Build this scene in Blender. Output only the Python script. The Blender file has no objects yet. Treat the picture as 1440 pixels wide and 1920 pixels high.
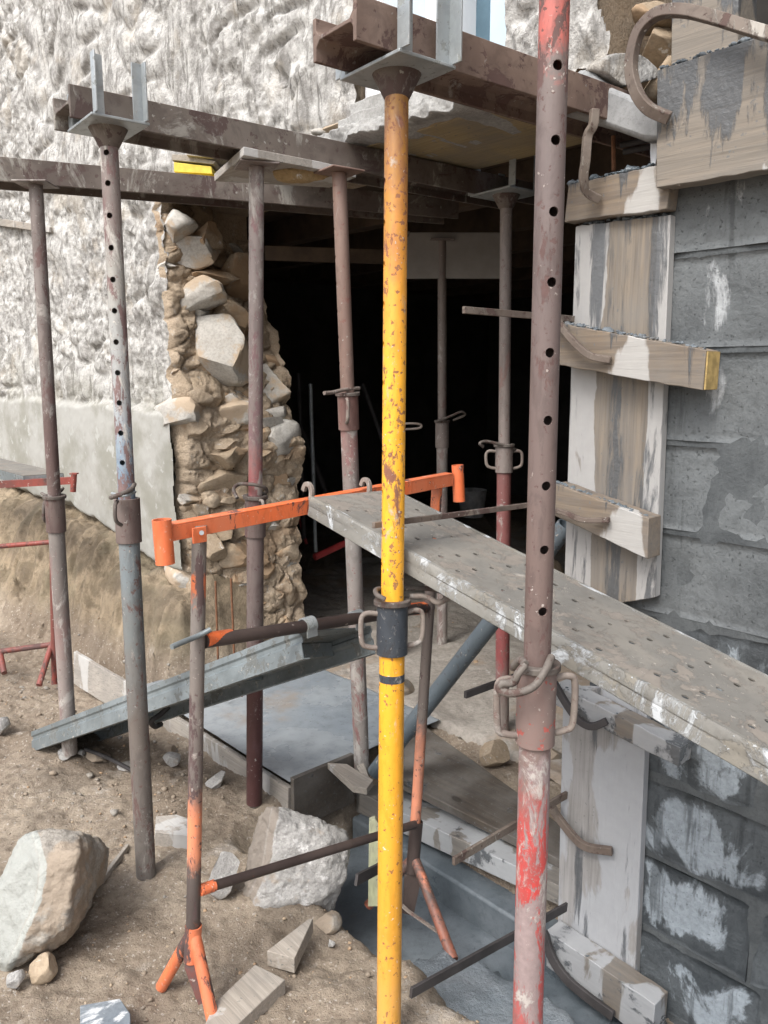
import bpy, bmesh, math, random
import numpy as np
from mathutils import Vector, Matrix
R = math.radians
random.seed(7); rng = np.random.default_rng(7)
sc = bpy.context.scene
COL = sc.collection

# ---------------------------------------------------------------- camera, sky, sun, exposure
PITCH, F = 9.8, 1500.0
cd = bpy.data.cameras.new('camera'); cam = bpy.data.objects.new('camera', cd); COL.objects.link(cam)
cam.location = (0, 0, 0); cam.rotation_euler = (R(90 - PITCH), 0, 0)
cd.sensor_fit = 'VERTICAL'; cd.sensor_height = 36; cd.lens = F / 1920 * 36
cd.clip_start = .05; cd.clip_end = 500
sc.camera = cam
SUN_EL, SUN_AZ = 52, 215           # sun stands high, behind the camera and to its left
w = bpy.data.worlds.new('World'); sc.world = w; w.use_nodes = True
nt = w.node_tree; nt.nodes.clear()
sky = nt.nodes.new('ShaderNodeTexSky'); sky.sky_type = 'NISHITA'; sky.sun_disc = False
sky.sun_elevation = R(SUN_EL); sky.sun_rotation = R(SUN_AZ); sky.air_density = 1.0; sky.dust_density = 4.0
hs = nt.nodes.new('ShaderNodeHueSaturation'); hs.inputs['Saturation'].default_value = .48
bg = nt.nodes.new('ShaderNodeBackground'); bg.inputs['Strength'].default_value = .15
wo = nt.nodes.new('ShaderNodeOutputWorld')
nt.links.new(sky.outputs[0], hs.inputs['Color']); nt.links.new(hs.outputs[0], bg.inputs[0]); nt.links.new(bg.outputs[0], wo.inputs[0])
sl = bpy.data.lights.new('sun', 'SUN'); sl.energy = 1.2; sl.angle = R(22); sl.color = (1, .985, .96)
so = bpy.data.objects.new('sun', sl); COL.objects.link(so)
az = R(SUN_AZ); el = R(SUN_EL)
sd = Vector((math.sin(az) * math.cos(el), math.cos(az) * math.cos(el), math.sin(el)))   # towards the sun
so.rotation_euler = sd.to_track_quat('Z', 'Y').to_euler()
sc.view_settings.view_transform = 'Standard'; sc.view_settings.look = 'None'
sc.view_settings.gamma = 1; sc.view_settings.exposure = 1.02; sc.view_settings.use_curve_mapping = False

# ---------------------------------------------------------------- geometry of the place
# camera height is z = 0, the yard lies at z = -1.55; the facade is a plane running from far left to near right
cp, sp = math.cos(R(PITCH)), math.sin(R(PITCH))
FWD = Vector((0, cp, -sp)); UP = Vector((0, sp, cp)); XA = Vector((1, 0, 0))
def ray(px, py): return XA * ((px - 720) / F) - UP * ((py - 960) / F) + FWD
def atY(px, py, Y): d = ray(px, py); return d * (Y / d.y)
def atZ(px, py, z): d = ray(px, py); return d * (z / d.z)
O = Vector((-.09, 2.9, 0)); W = Vector((.674, -.739, 0)).normalized(); NO = Vector((-.739, -.674, 0)).normalized(); NI = -NO
K = O.dot(NI)
def atB(px, py, D=0): d = ray(px, py); return d * ((K - D) / d.dot(NI))       # on a plane D metres in front of the facade
def fac(t, D, z): return O + W * t + NO * D + Vector((0, 0, z))
def tD(p): q = Vector(p) - O; return q.dot(W), q.dot(NO)

def vnoise(p, seed=0):
    p = np.asarray(p, float) + 1000.0
    i = np.floor(p).astype(np.int64); f = p - i; f = f * f * f * (f * (f * 6 - 15) + 10)
    def h(a, b, c):
        n = (a * 73856093) ^ (b * 19349663) ^ (c * 83492791) ^ (seed * 2654435761 & 0xffffffff)
        n = (n ^ (n >> 13)) * 1274126177 & 0x7fffffff
        n = (n ^ (n >> 15)) * 2246822519 & 0x7fffffff
        return (n ^ (n >> 12)) % 100003 / 100003.0
    x, y, z = i[..., 0], i[..., 1], i[..., 2]; u, v, s = f[..., 0], f[..., 1], f[..., 2]
    def L(a, b, k): return a + (b - a) * k
    return L(L(L(h(x, y, z), h(x+1, y, z), u), L(h(x, y+1, z), h(x+1, y+1, z), u), v),
             L(L(h(x, y, z+1), h(x+1, y, z+1), u), L(h(x, y+1, z+1), h(x+1, y+1, z+1), u), v), s) * 2 - 1
def fbm(p, oct=4, seed=0, gain=.5):
    p = np.asarray(p, float); a = 1; r = 0; s = 0
    for k in range(oct): r = r + a * vnoise(p * 2 ** k, seed + k); s += a; a *= gain
    return r / s
def worley(p, seed=0):
    p = np.asarray(p, float) + 500; i = np.floor(p).astype(np.int64)
    best = np.full(p.shape[:-1], 9.); second = best.copy()
    for dx in (-1, 0, 1):
        for dy in (-1, 0, 1):
            c = i + np.array([dx, dy])
            def h(k):
                n = (c[..., 0] * 73856093) ^ (c[..., 1] * 19349663) ^ (k * 83492791 + seed * 7919)
                n = (n ^ (n >> 13)) * 1274126177 & 0x7fffffff
                n = (n ^ (n >> 15)) * 2246822519 & 0x7fffffff
                return (n ^ (n >> 12)) % 100003 / 100003.0
            q = c + np.stack([h(1), h(2)], -1) * .9
            d = np.linalg.norm(p - q, axis=-1)
            m = d < best; second = np.where(m, best, np.minimum(second, d)); best = np.where(m, d, best)
    return best, second
def sstep(a, b, x): x = np.clip((x - a) / (b - a), 0, 1); return x * x * (3 - 2 * x)

# ---------------------------------------------------------------- materials
def newmat(name):
    m = bpy.data.materials.new(name); m.use_nodes = True; nt = m.node_tree
    b = nt.nodes['Principled BSDF']; return m, nt, b
def nd(nt, t, **k):
    n = nt.nodes.new('ShaderNode' + t)
    for a, v in k.items():
        if a.startswith('i_'):
            key = a[2:]; key = int(key) if key.isdigit() else key.replace('_', ' ')
            if isinstance(v, bpy.types.NodeSocket): nt.links.new(v, n.inputs[key])
            else: n.inputs[key].default_value = v
        else: setattr(n, a, v)
    return n
def c4(c): return (c[0], c[1], c[2], 1)
def noise(nt, co, scale, detail=6, rough=.6, stretch=None, dist=0, off=0):
    if stretch or off:
        mp = nd(nt, 'Mapping', i_Vector=co); mp.inputs['Scale'].default_value = stretch or (1, 1, 1)
        mp.inputs['Location'].default_value = (off, off * 1.7, off * .6); co = mp.outputs[0]
    n = nd(nt, 'TexNoise', i_Vector=co, i_Scale=scale, i_Detail=detail, i_Roughness=rough, i_Distortion=dist); return n.outputs['Fac']
def ramp(nt, fac, a, b):
    m = nd(nt, 'MapRange', i_Value=fac); m.interpolation_type = 'SMOOTHSTEP'; m.inputs['From Min'].default_value = a; m.inputs['From Max'].default_value = b
    return m.outputs[0]
def mix(nt, fac, a, b):
    n = nt.nodes.new('ShaderNodeMix'); n.data_type = 'RGBA'
    for s, v in ((0, fac), (6, a), (7, b)):
        if isinstance(v, bpy.types.NodeSocket): nt.links.new(v, n.inputs[s])
        else: n.inputs[s].default_value = v if s == 0 else c4(v)
    return n.outputs[2]
def math_(nt, op, a, b=0, clamp=False):
    n = nt.nodes.new('ShaderNodeMath'); n.operation = op; n.use_clamp = clamp
    for s, v in ((0, a), (1, b)):
        if isinstance(v, bpy.types.NodeSocket): nt.links.new(v, n.inputs[s])
        else: n.inputs[s].default_value = v
    return n.outputs[0]
def sep(nt, co): return nd(nt, 'SeparateXYZ', i_0=co).outputs
def coord(nt): return nd(nt, 'TexCoord').outputs['Object']
def bump(nt, b, h, strength=.5, dist=.004, prev=None):
    n = nd(nt, 'Bump', i_Strength=strength, i_Distance=dist, i_Height=h)
    if prev: nt.links.new(prev, n.inputs['Normal'])
    nt.links.new(n.outputs[0], b.inputs['Normal']); return n.outputs[0]
def setc(nt, b, col, rough=.7, metal=0):
    for k, v in (('Base Color', col), ('Roughness', rough), ('Metallic', metal)):
        if isinstance(v, bpy.types.NodeSocket): nt.links.new(v, b.inputs[k])
        else: b.inputs[k].default_value = c4(v) if k == 'Base Color' else v

CEM = (.36, .34, .33); RUST = (.085, .042, .035); DRUST = (.035, .022, .02)
def worn(name, c1, c2=None, under=RUST, cem=CEM, s=9, ut=.58, ct=.6, rough=.55, metal=0, zones=None, stretch=(1, 1, .35), off=0, fine=.62, bmp=.5, jit=.34):
    """paint that has worn, with what lies under it showing and cement spatter on top; zones = [(height, colour)]"""
    def ds(c):
        if max(c) - min(c) > .16: return c
        g = sum(c) / 3; q = [g + (x - g) * .70 for x in c]; return (q[0] * .85, q[1] * .82, q[2] * .765) if c[0] > c[2] + .004 else tuple(q)
    c1 = ds(c1); c2 = ds(c2) if c2 else None; cem = ds(cem); zones = [(z_, ds(c)) for z_, c in zones] if zones else None
    m, nt, b = newmat(name); co = coord(nt)
    c2 = c2 or tuple(x * .75 for x in c1)
    base = mix(nt, ramp(nt, noise(nt, co, s * .6, 5, .6, stretch, off=off), .38, .60), c1, c2)
    c3 = tuple(x * .55 for x in c1)
    if zones:
        z = math_(nt, 'ADD', sep(nt, co)[2], math_(nt, 'MULTIPLY', math_(nt, 'SUBTRACT', noise(nt, co, 20, 7, .75, (1, 1, .6), .6, off), .5), jit))
        lo = zones[0][0]; hi = zones[-1][0] + 1e-3
        f = nd(nt, 'MapRange', i_Value=z); f.inputs['From Min'].default_value = lo; f.inputs['From Max'].default_value = hi
        cr = nt.nodes.new('ShaderNodeValToRGB'); nt.links.new(f.outputs[0], cr.inputs[0]); el = cr.color_ramp.elements
        el[0].position = 0; el[0].color = c4(zones[0][1]); el[1].position = 1; el[1].color = c4(zones[-1][1])
        for zz, c in zones[1:-1]:
            e = el.new((zz - lo) / (hi - lo)); e.color = c4(c)
        base = mix(nt, ramp(nt, noise(nt, co, s * 1.3, 6, .65, stretch, off=off + 9), .3, .75), cr.outputs[0],
                   mix(nt, .45, cr.outputs[0], c2))
    base = mix(nt, math_(nt, 'MULTIPLY', ramp(nt, noise(nt, co, s * 3.1, 8, .7, stretch, .5, off + 31), .47, .62), .38), base, c3)
    um = ramp(nt, noise(nt, co, s * 1.4, 10, .72, stretch, .4, off + 3), ut - .02, ut + .025)
    sm = ramp(nt, noise(nt, co, s * 7, 4, .6, off=off + 5), fine + .0, fine + .03)
    um = math_(nt, 'MAXIMUM', um, math_(nt, 'MULTIPLY', sm, .85))
    col = mix(nt, um, base, mix(nt, noise(nt, co, s * 5, 4, .6), under, tuple(x * 1.9 for x in under)))
    cm = ramp(nt, noise(nt, co, s * 1.1, 12, .75, (1, 1, .5), .8, off + 13), ct - .015, ct + .06)
    cf = math_(nt, 'MULTIPLY', ramp(nt, noise(nt, co, s * 11, 3, .5, off=off + 21), .66, .70), ramp(nt, noise(nt, co, s * .7, 4, .6, off=off + 44), .46, .60))
    cm = math_(nt, 'MAXIMUM', math_(nt, 'MULTIPLY', cm, .85), cf)
    col = mix(nt, cm, col, mix(nt, noise(nt, co, s * 8, 4), cem, tuple(min(1, x * 1.35) for x in cem)))
    rg = math_(nt, 'ADD', math_(nt, 'MULTIPLY', math_(nt, 'MAXIMUM', um, cm), .88 - rough), rough)
    setc(nt, b, col, rg, metal)
    h = math_(nt, 'ADD', math_(nt, 'MULTIPLY', cm, 1.4), math_(nt, 'SUBTRACT', math_(nt, 'MULTIPLY', noise(nt, co, s * 14, 5), .5), math_(nt, 'MULTIPLY', um, .8)))
    bump(nt, b, h, bmp, .0012); return m

def wood(name, c1, c2, axis=2, grey=.4, wet=(.05, .055, .06), wt=.62, dry=None, dt=.6, drip=True, off=0, rough=.85, lime=None, lt=.6, edges=None):
    """board grain along one axis, cement slurry streaks running down it, pale dried film"""
    m, nt, b = newmat(name); co = coord(nt)
    vr = nd(nt, 'VectorRotate', i_Vector=co); vr.rotation_type = 'Z_AXIS'; vr.inputs['Angle'].default_value = R(47.6); co0 = co; co = vr.outputs[0]
    st = [26, 26, 26]; st[axis] = 1.2
    g = noise(nt, co, 3.2, 8, .62, tuple(st), .6, off)
    g2 = noise(nt, co, 9, 6, .6, tuple(x * .6 if i != axis else .5 for i, x in enumerate(st)), .3, off + 4)
    col = mix(nt, ramp(nt, g, .3, .7), c1, c2)
    col = mix(nt, math_(nt, 'MULTIPLY', ramp(nt, g2, .45, .75), .6), col, tuple(x * .45 for x in c1))
    col = mix(nt, ramp(nt, noise(nt, co, 5, 6, .6, off=off + 2), .35, .7), col, mix(nt, .6, col, (.19, .18, .165)))
    vor = nd(nt, 'TexVoronoi', i_Scale=7.0); vor.inputs['Randomness'].default_value = 1; mpk = nd(nt, 'Mapping', i_Vector=co); sk = [1, 1, 1]; sk[axis] = .42; mpk.inputs['Scale'].default_value = sk; nt.links.new(mpk.outputs[0], vor.inputs['Vector'])
    kn_ = ramp(nt, vor.outputs['Distance'], .085, .05); col = mix(nt, math_(nt, 'MULTIPLY', kn_, .7), col, tuple(x * .3 for x in c1))
    spk = ramp(nt, noise(nt, co, 75, 3, .6, off=off + 31), .64, .69); col = mix(nt, math_(nt, 'MULTIPLY', spk, .8), col, (.13, .135, .135))
    masks = []
    if lime:
        ln_ = noise(nt, co, 5.5, 7, .55, (1, 1, .35), .3, off + 7)
        if edges:
            X_, Y_, Z_ = sep(nt, co0); u = math_(nt, 'ADD', math_(nt, 'MULTIPLY', X_, .674), math_(nt, 'MULTIPLY', Y_, -.739))
            ln_ = math_(nt, 'ADD', ln_, math_(nt, 'SUBTRACT', math_(nt, 'MULTIPLY', math_(nt, 'ADD', ramp(nt, u, edges[0] + .05, edges[0]), ramp(nt, u, edges[1], edges[1] + .03)), .30), .10))
        lm = ramp(nt, ln_, lt - .015, lt + .02)
        col = mix(nt, math_(nt, 'MULTIPLY', lm, .92), col, mix(nt, noise(nt, co, 30, 5), lime, tuple(x * .8 for x in lime))); masks.append(lm)
    wm = ramp(nt, noise(nt, co, 16 if drip else 9, 9, .68, (1, 1, .10) if drip else (1, 1, 1), .3, off + 11), wt - .02, wt + .05)
    if drip and axis == 0:
        wn2 = math_(nt, 'ADD', noise(nt, co, 17, 8, .66, (1, 1, .13), .3, off + 11), math_(nt, 'MULTIPLY', math_(nt, 'SUBTRACT', ramp(nt, sep(nt, co)[2], -.02, .19), .62), .22)); wm = ramp(nt, wn2, wt - .03, wt + .03)
    col = mix(nt, math_(nt, 'MULTIPLY', wm, .85), col, mix(nt, noise(nt, co, 50, 3), wet, tuple(x * 1.8 for x in wet))); masks.append(wm)
    setc(nt, b, col, math_(nt, 'SUBTRACT', rough, math_(nt, 'MULTIPLY', wm, .35)))
    h = math_(nt, 'ADD', g, math_(nt, 'MULTIPLY', math_(nt, 'MULTIPLY', wm, noise(nt, co, 60, 4)), 2.2))
    bump(nt, b, h, .55, .003); return m

def stonemat(name, c1, c2, dirt=(.25, .17, .10), dt=.55, spec=(.62, .60, .57), st=.62, off=0, scale=6, bs=.7, bd=.006, coat=None):
    m, nt, b = newmat(name); co = coord(nt)
    a = noise(nt, co, scale, 8, .65, off=off); col = mix(nt, ramp(nt, a, .35, .65), c1, c2)
    f = noise(nt, co, scale * 14, 4, .7, off=off); col = mix(nt, math_(nt, 'MULTIPLY', ramp(nt, f, .4, .65), .35), col, tuple(x * .45 for x in c1))
    sm = ramp(nt, noise(nt, co, scale * 2.2, 9, .7, off=off + 8), st, st + .06); col = mix(nt, sm, col, spec)
    dm = ramp(nt, noise(nt, co, scale * .55, 7, .62, off=off + 4), dt, dt + .07); col = mix(nt, math_(nt, 'MULTIPLY', dm, .85), col, mix(nt, f, dirt, tuple(x * 1.4 for x in dirt)))
    if coat:
        ca = math_(nt, 'ADD', nd(nt, 'Attribute', attribute_name='coat').outputs['Fac'], math_(nt, 'MULTIPLY', math_(nt, 'SUBTRACT', noise(nt, co, 22, 7, .7), .5), .7))
        edge = math_(nt, 'MULTIPLY', ramp(nt, ca, .30, .45), ramp(nt, ca, 1.15, .85)); inner = ramp(nt, ca, .9, 1.1)
        col = mix(nt, edge, col, mix(nt, f, tuple(x * 1.12 for x in coat), tuple(x * .8 for x in coat))); col = mix(nt, inner, col, mix(nt, a, coat, tuple(x * .72 for x in coat)))
    setc(nt, b, col, .93)
    b.inputs['Specular IOR Level'].default_value = .2
    h = math_(nt, 'ADD', noise(nt, co, scale * 5, 10, .7, off=off), math_(nt, 'MULTIPLY', f, .35))
    bump(nt, b, h, bs, bd); return m

def plain(name, col, rough=.8, metal=0, s=12, var=.6, bs=.3):
    m, nt, b = newmat(name); co = coord(nt)
    c = mix(nt, ramp(nt, noise(nt, co, s, 7, .65), .35, .65), col, tuple(x * var for x in col))
    setc(nt, b, c, rough, metal); bump(nt, b, noise(nt, co, s * 6, 6), bs, .002); return m

# old lime render of the facade: pale rough upper wall, smooth grey-green cement plinth, damp stains
def facade_mat():
    m, nt, b = newmat('lime_render'); co = coord(nt); x, y, z = sep(nt, co); z = math_(nt, 'SUBTRACT', z, 1.5)
    big = noise(nt, co, 2.2, 8, .62); mid = noise(nt, co, 11, 9, .7); fine = noise(nt, co, 70, 6, .7)
    col = mix(nt, ramp(nt, mid, .36, .60), (.275, .265, .25), (.57, .56, .535))  # low relief coloured darker: shade of the crevices painted in
    col = mix(nt, math_(nt, 'MULTIPLY', ramp(nt, fine, .50, .66), .55), col, (.235, .225, .21))
    str_ = noise(nt, co, 13, 8, .66, (1.5, 1.5, .35), 1.6, 3)
    col = mix(nt, math_(nt, 'MULTIPLY', ramp(nt, str_, .52, .62), .72), col, (.165, .158, .145))  # dark streaks strengthen the painted crevice shade
    col = mix(nt, math_(nt, 'MULTIPLY', ramp(nt, noise(nt, co, 4, 6, .6, off=9), .54, .66), .45), col, (.45, .40, .33))
    low = math_(nt, 'MULTIPLY', ramp(nt, math_(nt, 'ADD', z, math_(nt, 'MULTIPLY', big, .8)), .75, -.05), ramp(nt, noise(nt, co, 3.2, 6, .6, off=4), .38, .62))
    col = mix(nt, math_(nt, 'MULTIPLY', low, .72), col, mix(nt, mid, (.20, .195, .15), (.36, .35, .30)))
    zz = math_(nt, 'ADD', z, math_(nt, 'MULTIPLY', math_(nt, 'SUBTRACT', noise(nt, co, 5, 8, .65), .5), .20))
    pl = ramp(nt, zz, -.14, -.20)
    pc = mix(nt, ramp(nt, noise(nt, co, 3, 8, .65, off=2), .38, .62), (.37, .365, .34), (.27, .265, .23))
    pc = mix(nt, ramp(nt, noise(nt, co, 9, 9, .7, off=6), .57, .64), pc, (.40, .40, .375))
    col = mix(nt, pl, col, pc); setc(nt, b, col, .95); b.inputs['Specular IOR Level'].default_value = .15
    h = math_(nt, 'ADD', mid, math_(nt, 'ADD', math_(nt, 'MULTIPLY', fine, .55), math_(nt, 'MULTIPLY', str_, .8)))
    st = math_(nt, 'SUBTRACT', 1, math_(nt, 'MULTIPLY', pl, .92))
    n = nd(nt, 'Bump', i_Strength=st, i_Distance=.013, i_Height=h); nt.links.new(n.outputs[0], b.inputs['Normal']); return m

def soil_mat():
    m, nt, b = newmat('soil'); co = coord(nt); x, y, z = sep(nt, co)
    a = noise(nt, co, 1.8, 8, .6); f = noise(nt, co, 42, 8, .72); g = noise(nt, co, 160, 3, .6)
    col = mix(nt, ramp(nt, a, .36, .64), (.235, .19, .145), (.345, .29, .225))
    col = mix(nt, math_(nt, 'MULTIPLY', ramp(nt, f, .42, .68), .6), col, (.15, .11, .08))
    col = mix(nt, ramp(nt, noise(nt, co, 5, 9, .7, off=5), .57, .66), col, (.33, .29, .245))
    col = mix(nt, math_(nt, 'MULTIPLY', ramp(nt, noise(nt, co, 90, 3, .5, off=3), .63, .67), .8), col, (.46, .42, .37))
    up = ramp(nt, math_(nt, 'ADD', z, math_(nt, 'MULTIPLY', a, .15)), -1.36, -1.16)
    sk = noise(nt, co, 9, 9, .72, (1, 1, .75), .5, 17); bc = mix(nt, ramp(nt, sk, .40, .60), (.19, .15, .10), (.36, .285, .195))
    bc = mix(nt, math_(nt, 'MULTIPLY', ramp(nt, noise(nt, co, 2.4, 5, .6, off=19), .50, .62), .6), bc, (.19, .165, .11)); bc = mix(nt, math_(nt, 'MULTIPLY', ramp(nt, f, .5, .7), .5), bc, (.11, .085, .055))
    col = mix(nt, math_(nt, 'MULTIPLY', up, .9), col, bc)
    # damp patches
    wt = ramp(nt, noise(nt, co, 2.6, 5, .5, off=14), .50, .62); col = mix(nt, math_(nt, 'MULTIPLY', wt, .45), col, (.085, .065, .048))
    setc(nt, b, col, math_(nt, 'SUBTRACT', .97, math_(nt, 'MULTIPLY', wt, .25))); b.inputs['Specular IOR Level'].default_value = .25
    h = math_(nt, 'ADD', f, math_(nt, 'MULTIPLY', g, .4)); bump(nt, b, h, .9, .012); return m

def wetcon(name, c1, c2, s=4, dirt=(.17, .13, .10), dt=.6, rough=(.25, .6), dry=None, dryt=.55, bs=.35, off=0, drip=False, bd=.004, attr=0):
    m, nt, b = newmat(name); co = coord(nt)
    a = noise(nt, co, s, 8, .6, off=off); f = noise(nt, co, s * 12, 7, .7, off=off)
    col = mix(nt, ramp(nt, a, .38, .62), c1, c2); col = mix(nt, math_(nt, 'MULTIPLY', ramp(nt, f, .45, .7), .4), col, tuple(x * .55 for x in c1))
    dm = ramp(nt, noise(nt, co, s * .8, 8, .65, off=off + 5), dt, dt + .1); col = mix(nt, math_(nt, 'MULTIPLY', dm, .8), col, dirt)
    rg = math_(nt, 'ADD', rough[0], math_(nt, 'MULTIPLY', ramp(nt, a, .35, .6), rough[1] - rough[0]))
    if dry:
        kn = noise(nt, co, s * 1.1, 10, .66, (1, 1, .55), .5, off + 8)
        if attr: kn = math_(nt, 'ADD', kn, math_(nt, 'MULTIPLY', math_(nt, 'SUBTRACT', nd(nt, 'Attribute', attribute_name='drying').outputs['Fac'], .5), attr))
        k = math_(nt, 'MULTIPLY', ramp(nt, kn, dryt - .015, dryt + .05), .9)
        col = mix(nt, k, col, mix(nt, ramp(nt, f, .35, .7), dry, tuple(x * .72 for x in dry))); rg = math_(nt, 'MAXIMUM', rg, math_(nt, 'MULTIPLY', k, .9))
    if drip:
        dk = ramp(nt, noise(nt, co, 15, 6, .6, (1, 1, .07), .2, off + 2), .55, .62); col = mix(nt, math_(nt, 'MULTIPLY', dk, .6), col, tuple(x * .5 for x in c1))
    pit = ramp(nt, noise(nt, co, s * 34, 4, .6, off=off + 1), .38, .30)
    col = mix(nt, math_(nt, 'MULTIPLY', pit, .45), col, tuple(x * .4 for x in c1))
    setc(nt, b, col, rg); h = math_(nt, 'SUBTRACT', f, math_(nt, 'MULTIPLY', pit, .8)); bump(nt, b, h, bs, bd); return m

M = {}
M['facade'] = facade_mat(); M['soil'] = soil_mat()
M['mortar'] = stonemat('earth_mortar', (.40, .315, .225), (.49, .395, .295), dirt=(.29, .21, .14), dt=.56, spec=(.50, .46, .40), st=.595, scale=9, bs=1, bd=.014)
M['stone'] = stonemat('rubble_stone', (.42, .395, .355), (.52, .50, .46), dirt=(.36, .275, .19), dt=.49, off=2)
M['stone2'] = stonemat('brown_rubble_stone', (.36, .28, .195), (.43, .35, .26), dirt=(.29, .20, .125), dt=.46, off=5)
M['ochre'] = stonemat('ochre_rock', (.33, .235, .12), (.42, .31, .17), dirt=(.20, .13, .07), dt=.55, off=9)
M['boulder'] = stonemat('white_boulder', (.36, .35, .335), (.47, .46, .44), dirt=(.29, .245, .20), dt=.57, spec=(.60, .59, .575), st=.56, off=3, scale=12, bs=1, bd=.008)
M['boulder2'] = stonemat('dusty_boulder', (.285, .26, .225), (.345, .32, .285), dirt=(.25, .20, .15), dt=.46, spec=(.48, .46, .43), st=.64, off=12, scale=9, bs=1, bd=.008)
M['boulder_coat'] = stonemat('dusty_boulder_with_plaster', (.33, .30, .26), (.41, .38, .335), dirt=(.29, .235, .18), dt=.49, spec=(.46, .44, .40), st=.66, off=12, scale=9, bs=1, bd=.008, coat=(.42, .43, .40))
M['white_coat'] = stonemat('white_boulder_with_darker_side', (.36, .35, .335), (.47, .46, .44), dirt=(.29, .245, .20), dt=.57, spec=(.60, .59, .575), st=.56, off=3, scale=12, bs=1, bd=.008, coat=(.27, .235, .20))  # left side coloured darker and browner than the rest
M['block'] = wetcon('wet_concrete_block', (.050, .058, .064), (.085, .096, .103), 5, dt=.72, rough=(.45, .75), dry=(.34, .385, .42), dryt=.56, bs=.8, drip=True, bd=.006, attr=.15)
M['blockup'] = wetcon('smeared_concrete_block', (.082, .090, .094), (.135, .146, .150), 4, dt=.75, rough=(.5, .8), dry=(.42, .44, .45), dryt=.66, bs=.8, drip=True, attr=.10, off=4, bd=.006)
M['joint'] = wetcon('mortar_joint', (.058, .065, .069), (.095, .104, .108), 9, dt=.8, rough=(.5, .8), bs=.7)
M['slab'] = wetcon('wet_slab', (.22, .25, .275), (.30, .325, .34), 1.8, dirt=(.25, .22, .19), dt=.54, rough=(.12, .4), bs=.18)
M['footing'] = wetcon('wet_footing', (.095, .115, .13), (.15, .172, .19), 3.0, dirt=(.13, .11, .09), dt=.56, rough=(.25, .6), bs=.5, off=2)
M['freshcon'] = wetcon('fresh_concrete', (.14, .165, .185), (.20, .225, .245), 7, dirt=(.15, .13, .11), dt=.7, rough=(.3, .6), bs=.8, off=6, bd=.01)
M['plaster'] = stonemat('white_plaster_edge', (.56, .56, .54), (.68, .68, .66), dirt=(.40, .41, .36), dt=.56, off=31, scale=8)
M['pad'] = wetcon('cement_pad', (.22, .225, .225), (.30, .305, .305), 6, dirt=(.30, .25, .20), dt=.62, rough=(.8, .95), bs=.5, off=7)
M['board'] = wood('formwork_board', (.235, .195, .15), (.15, .135, .12), 2, lime=(.40, .395, .385), lt=.535, wt=.54, off=1, edges=(.06, .215))
M['board_h'] = wood('formwork_board_along', (.23, .175, .12), (.15, .12, .095), 0, lime=(.44, .43, .41), lt=.635, wt=.535, off=3)
M['board_low'] = wood('grey_bleached_board', (.33, .32, .31), (.26, .25, .245), 2, lime=(.38, .39, .405), lt=.46, wt=.60, off=5)
M['board_top'] = wood('top_formwork_board', (.24, .205, .165), (.175, .155, .13), 0, lime=(.50, .50, .49), lt=.63, wt=.535, off=8)
M['board_wet'] = wood('wet_board', (.20, .165, .13), (.13, .115, .10), 0, lime=(.36, .37, .38), lt=.57, wt=.56, drip=False, off=11, rough=.55)
M['threshold'] = wood('threshold_board', (.25, .225, .195), (.175, .165, .15), 0, lime=(.40, .415, .425), lt=.49, wt=.62, drip=False, off=27, rough=.7)
M['ply'] = wood('dark_wet_panel', (.085, .068, .052), (.06, .052, .044), 0, lime=(.15, .15, .15), lt=.68, wt=.6, drip=False, off=14, rough=.6)
M['whiteboard'] = wood('pale_board', (.42, .38, .33), (.33, .30, .265), 0, lime=(.50, .49, .47), lt=.55, wt=.75, off=16)
M['yellowply'] = wood('yellow_shuttering_panel', (.40, .31, .17), (.31, .235, .12), 0, lime=(.5, .47, .4), lt=.75, wt=.78, off=17, rough=.7)
M['endgrain'] = plain('yellow_end_grain', (.48, .34, .13), .8, s=40)
M['wedge'] = plain('yellow_painted_wood', (.72, .56, .08), .7, s=20, var=.75)
M['oldwood'] = wood('old_wood', (.38, .34, .29), (.28, .245, .205), 0, lime=(.48, .46, .43), lt=.6, wt=.72, off=19)
M['stake'] = wood('greenish_stake', (.44, .46, .27), (.36, .38, .22), 2, wt=.8, off=21)
M['beam'] = worn('rusty_beam', (.115, .082, .068), (.18, .145, .125), under=(.055, .036, .032), cem=(.30, .29, .27), s=5, ut=.56, ct=.55, stretch=(1, 1, 1), rough=.7, off=3)
M['beam_red'] = worn('rust_red_beam', (.19, .115, .088), (.27, .175, .135), under=(.065, .038, .032), s=6, ut=.56, ct=.60, stretch=(1, 1, 1), rough=.7, off=6)
M['galv'] = worn('galvanised_steel', (.40, .44, .45), (.30, .335, .345), under=(.19, .20, .19), s=8, ut=.60, ct=.64, metal=.35, rough=.42, stretch=(1, 1, 1))
M['galv_plank'] = worn('galvanised_channel', (.24, .29, .31), (.16, .195, .205), under=(.11, .115, .11), s=6, ut=.56, ct=.60, metal=.3, rough=.45, stretch=(1, 1, 1), cem=(.42, .42, .41))
M['deck'] = worn('dusty_deck', (.245, .235, .215), (.185, .185, .178), under=(.14, .125, .108), cem=(.33, .31, .285), s=7, ut=.54, ct=.60, metal=0, rough=.8, stretch=(1, 1, 1), bmp=.8)
M['deckside'] = worn('cement_caked_deck_side', (.27, .275, .265), (.20, .20, .19), under=(.14, .13, .11), cem=(.42, .45, .47), s=7, ut=.56, ct=.53, rough=.7, stretch=(1, 1, 1), bmp=.9)
M['orange'] = worn('orange_paint', (.74, .155, .045), (.62, .18, .085), under=(.055, .035, .032), cem=(.56, .40, .33), s=9, ut=.585, ct=.61, rough=.45, fine=.66)
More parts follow.
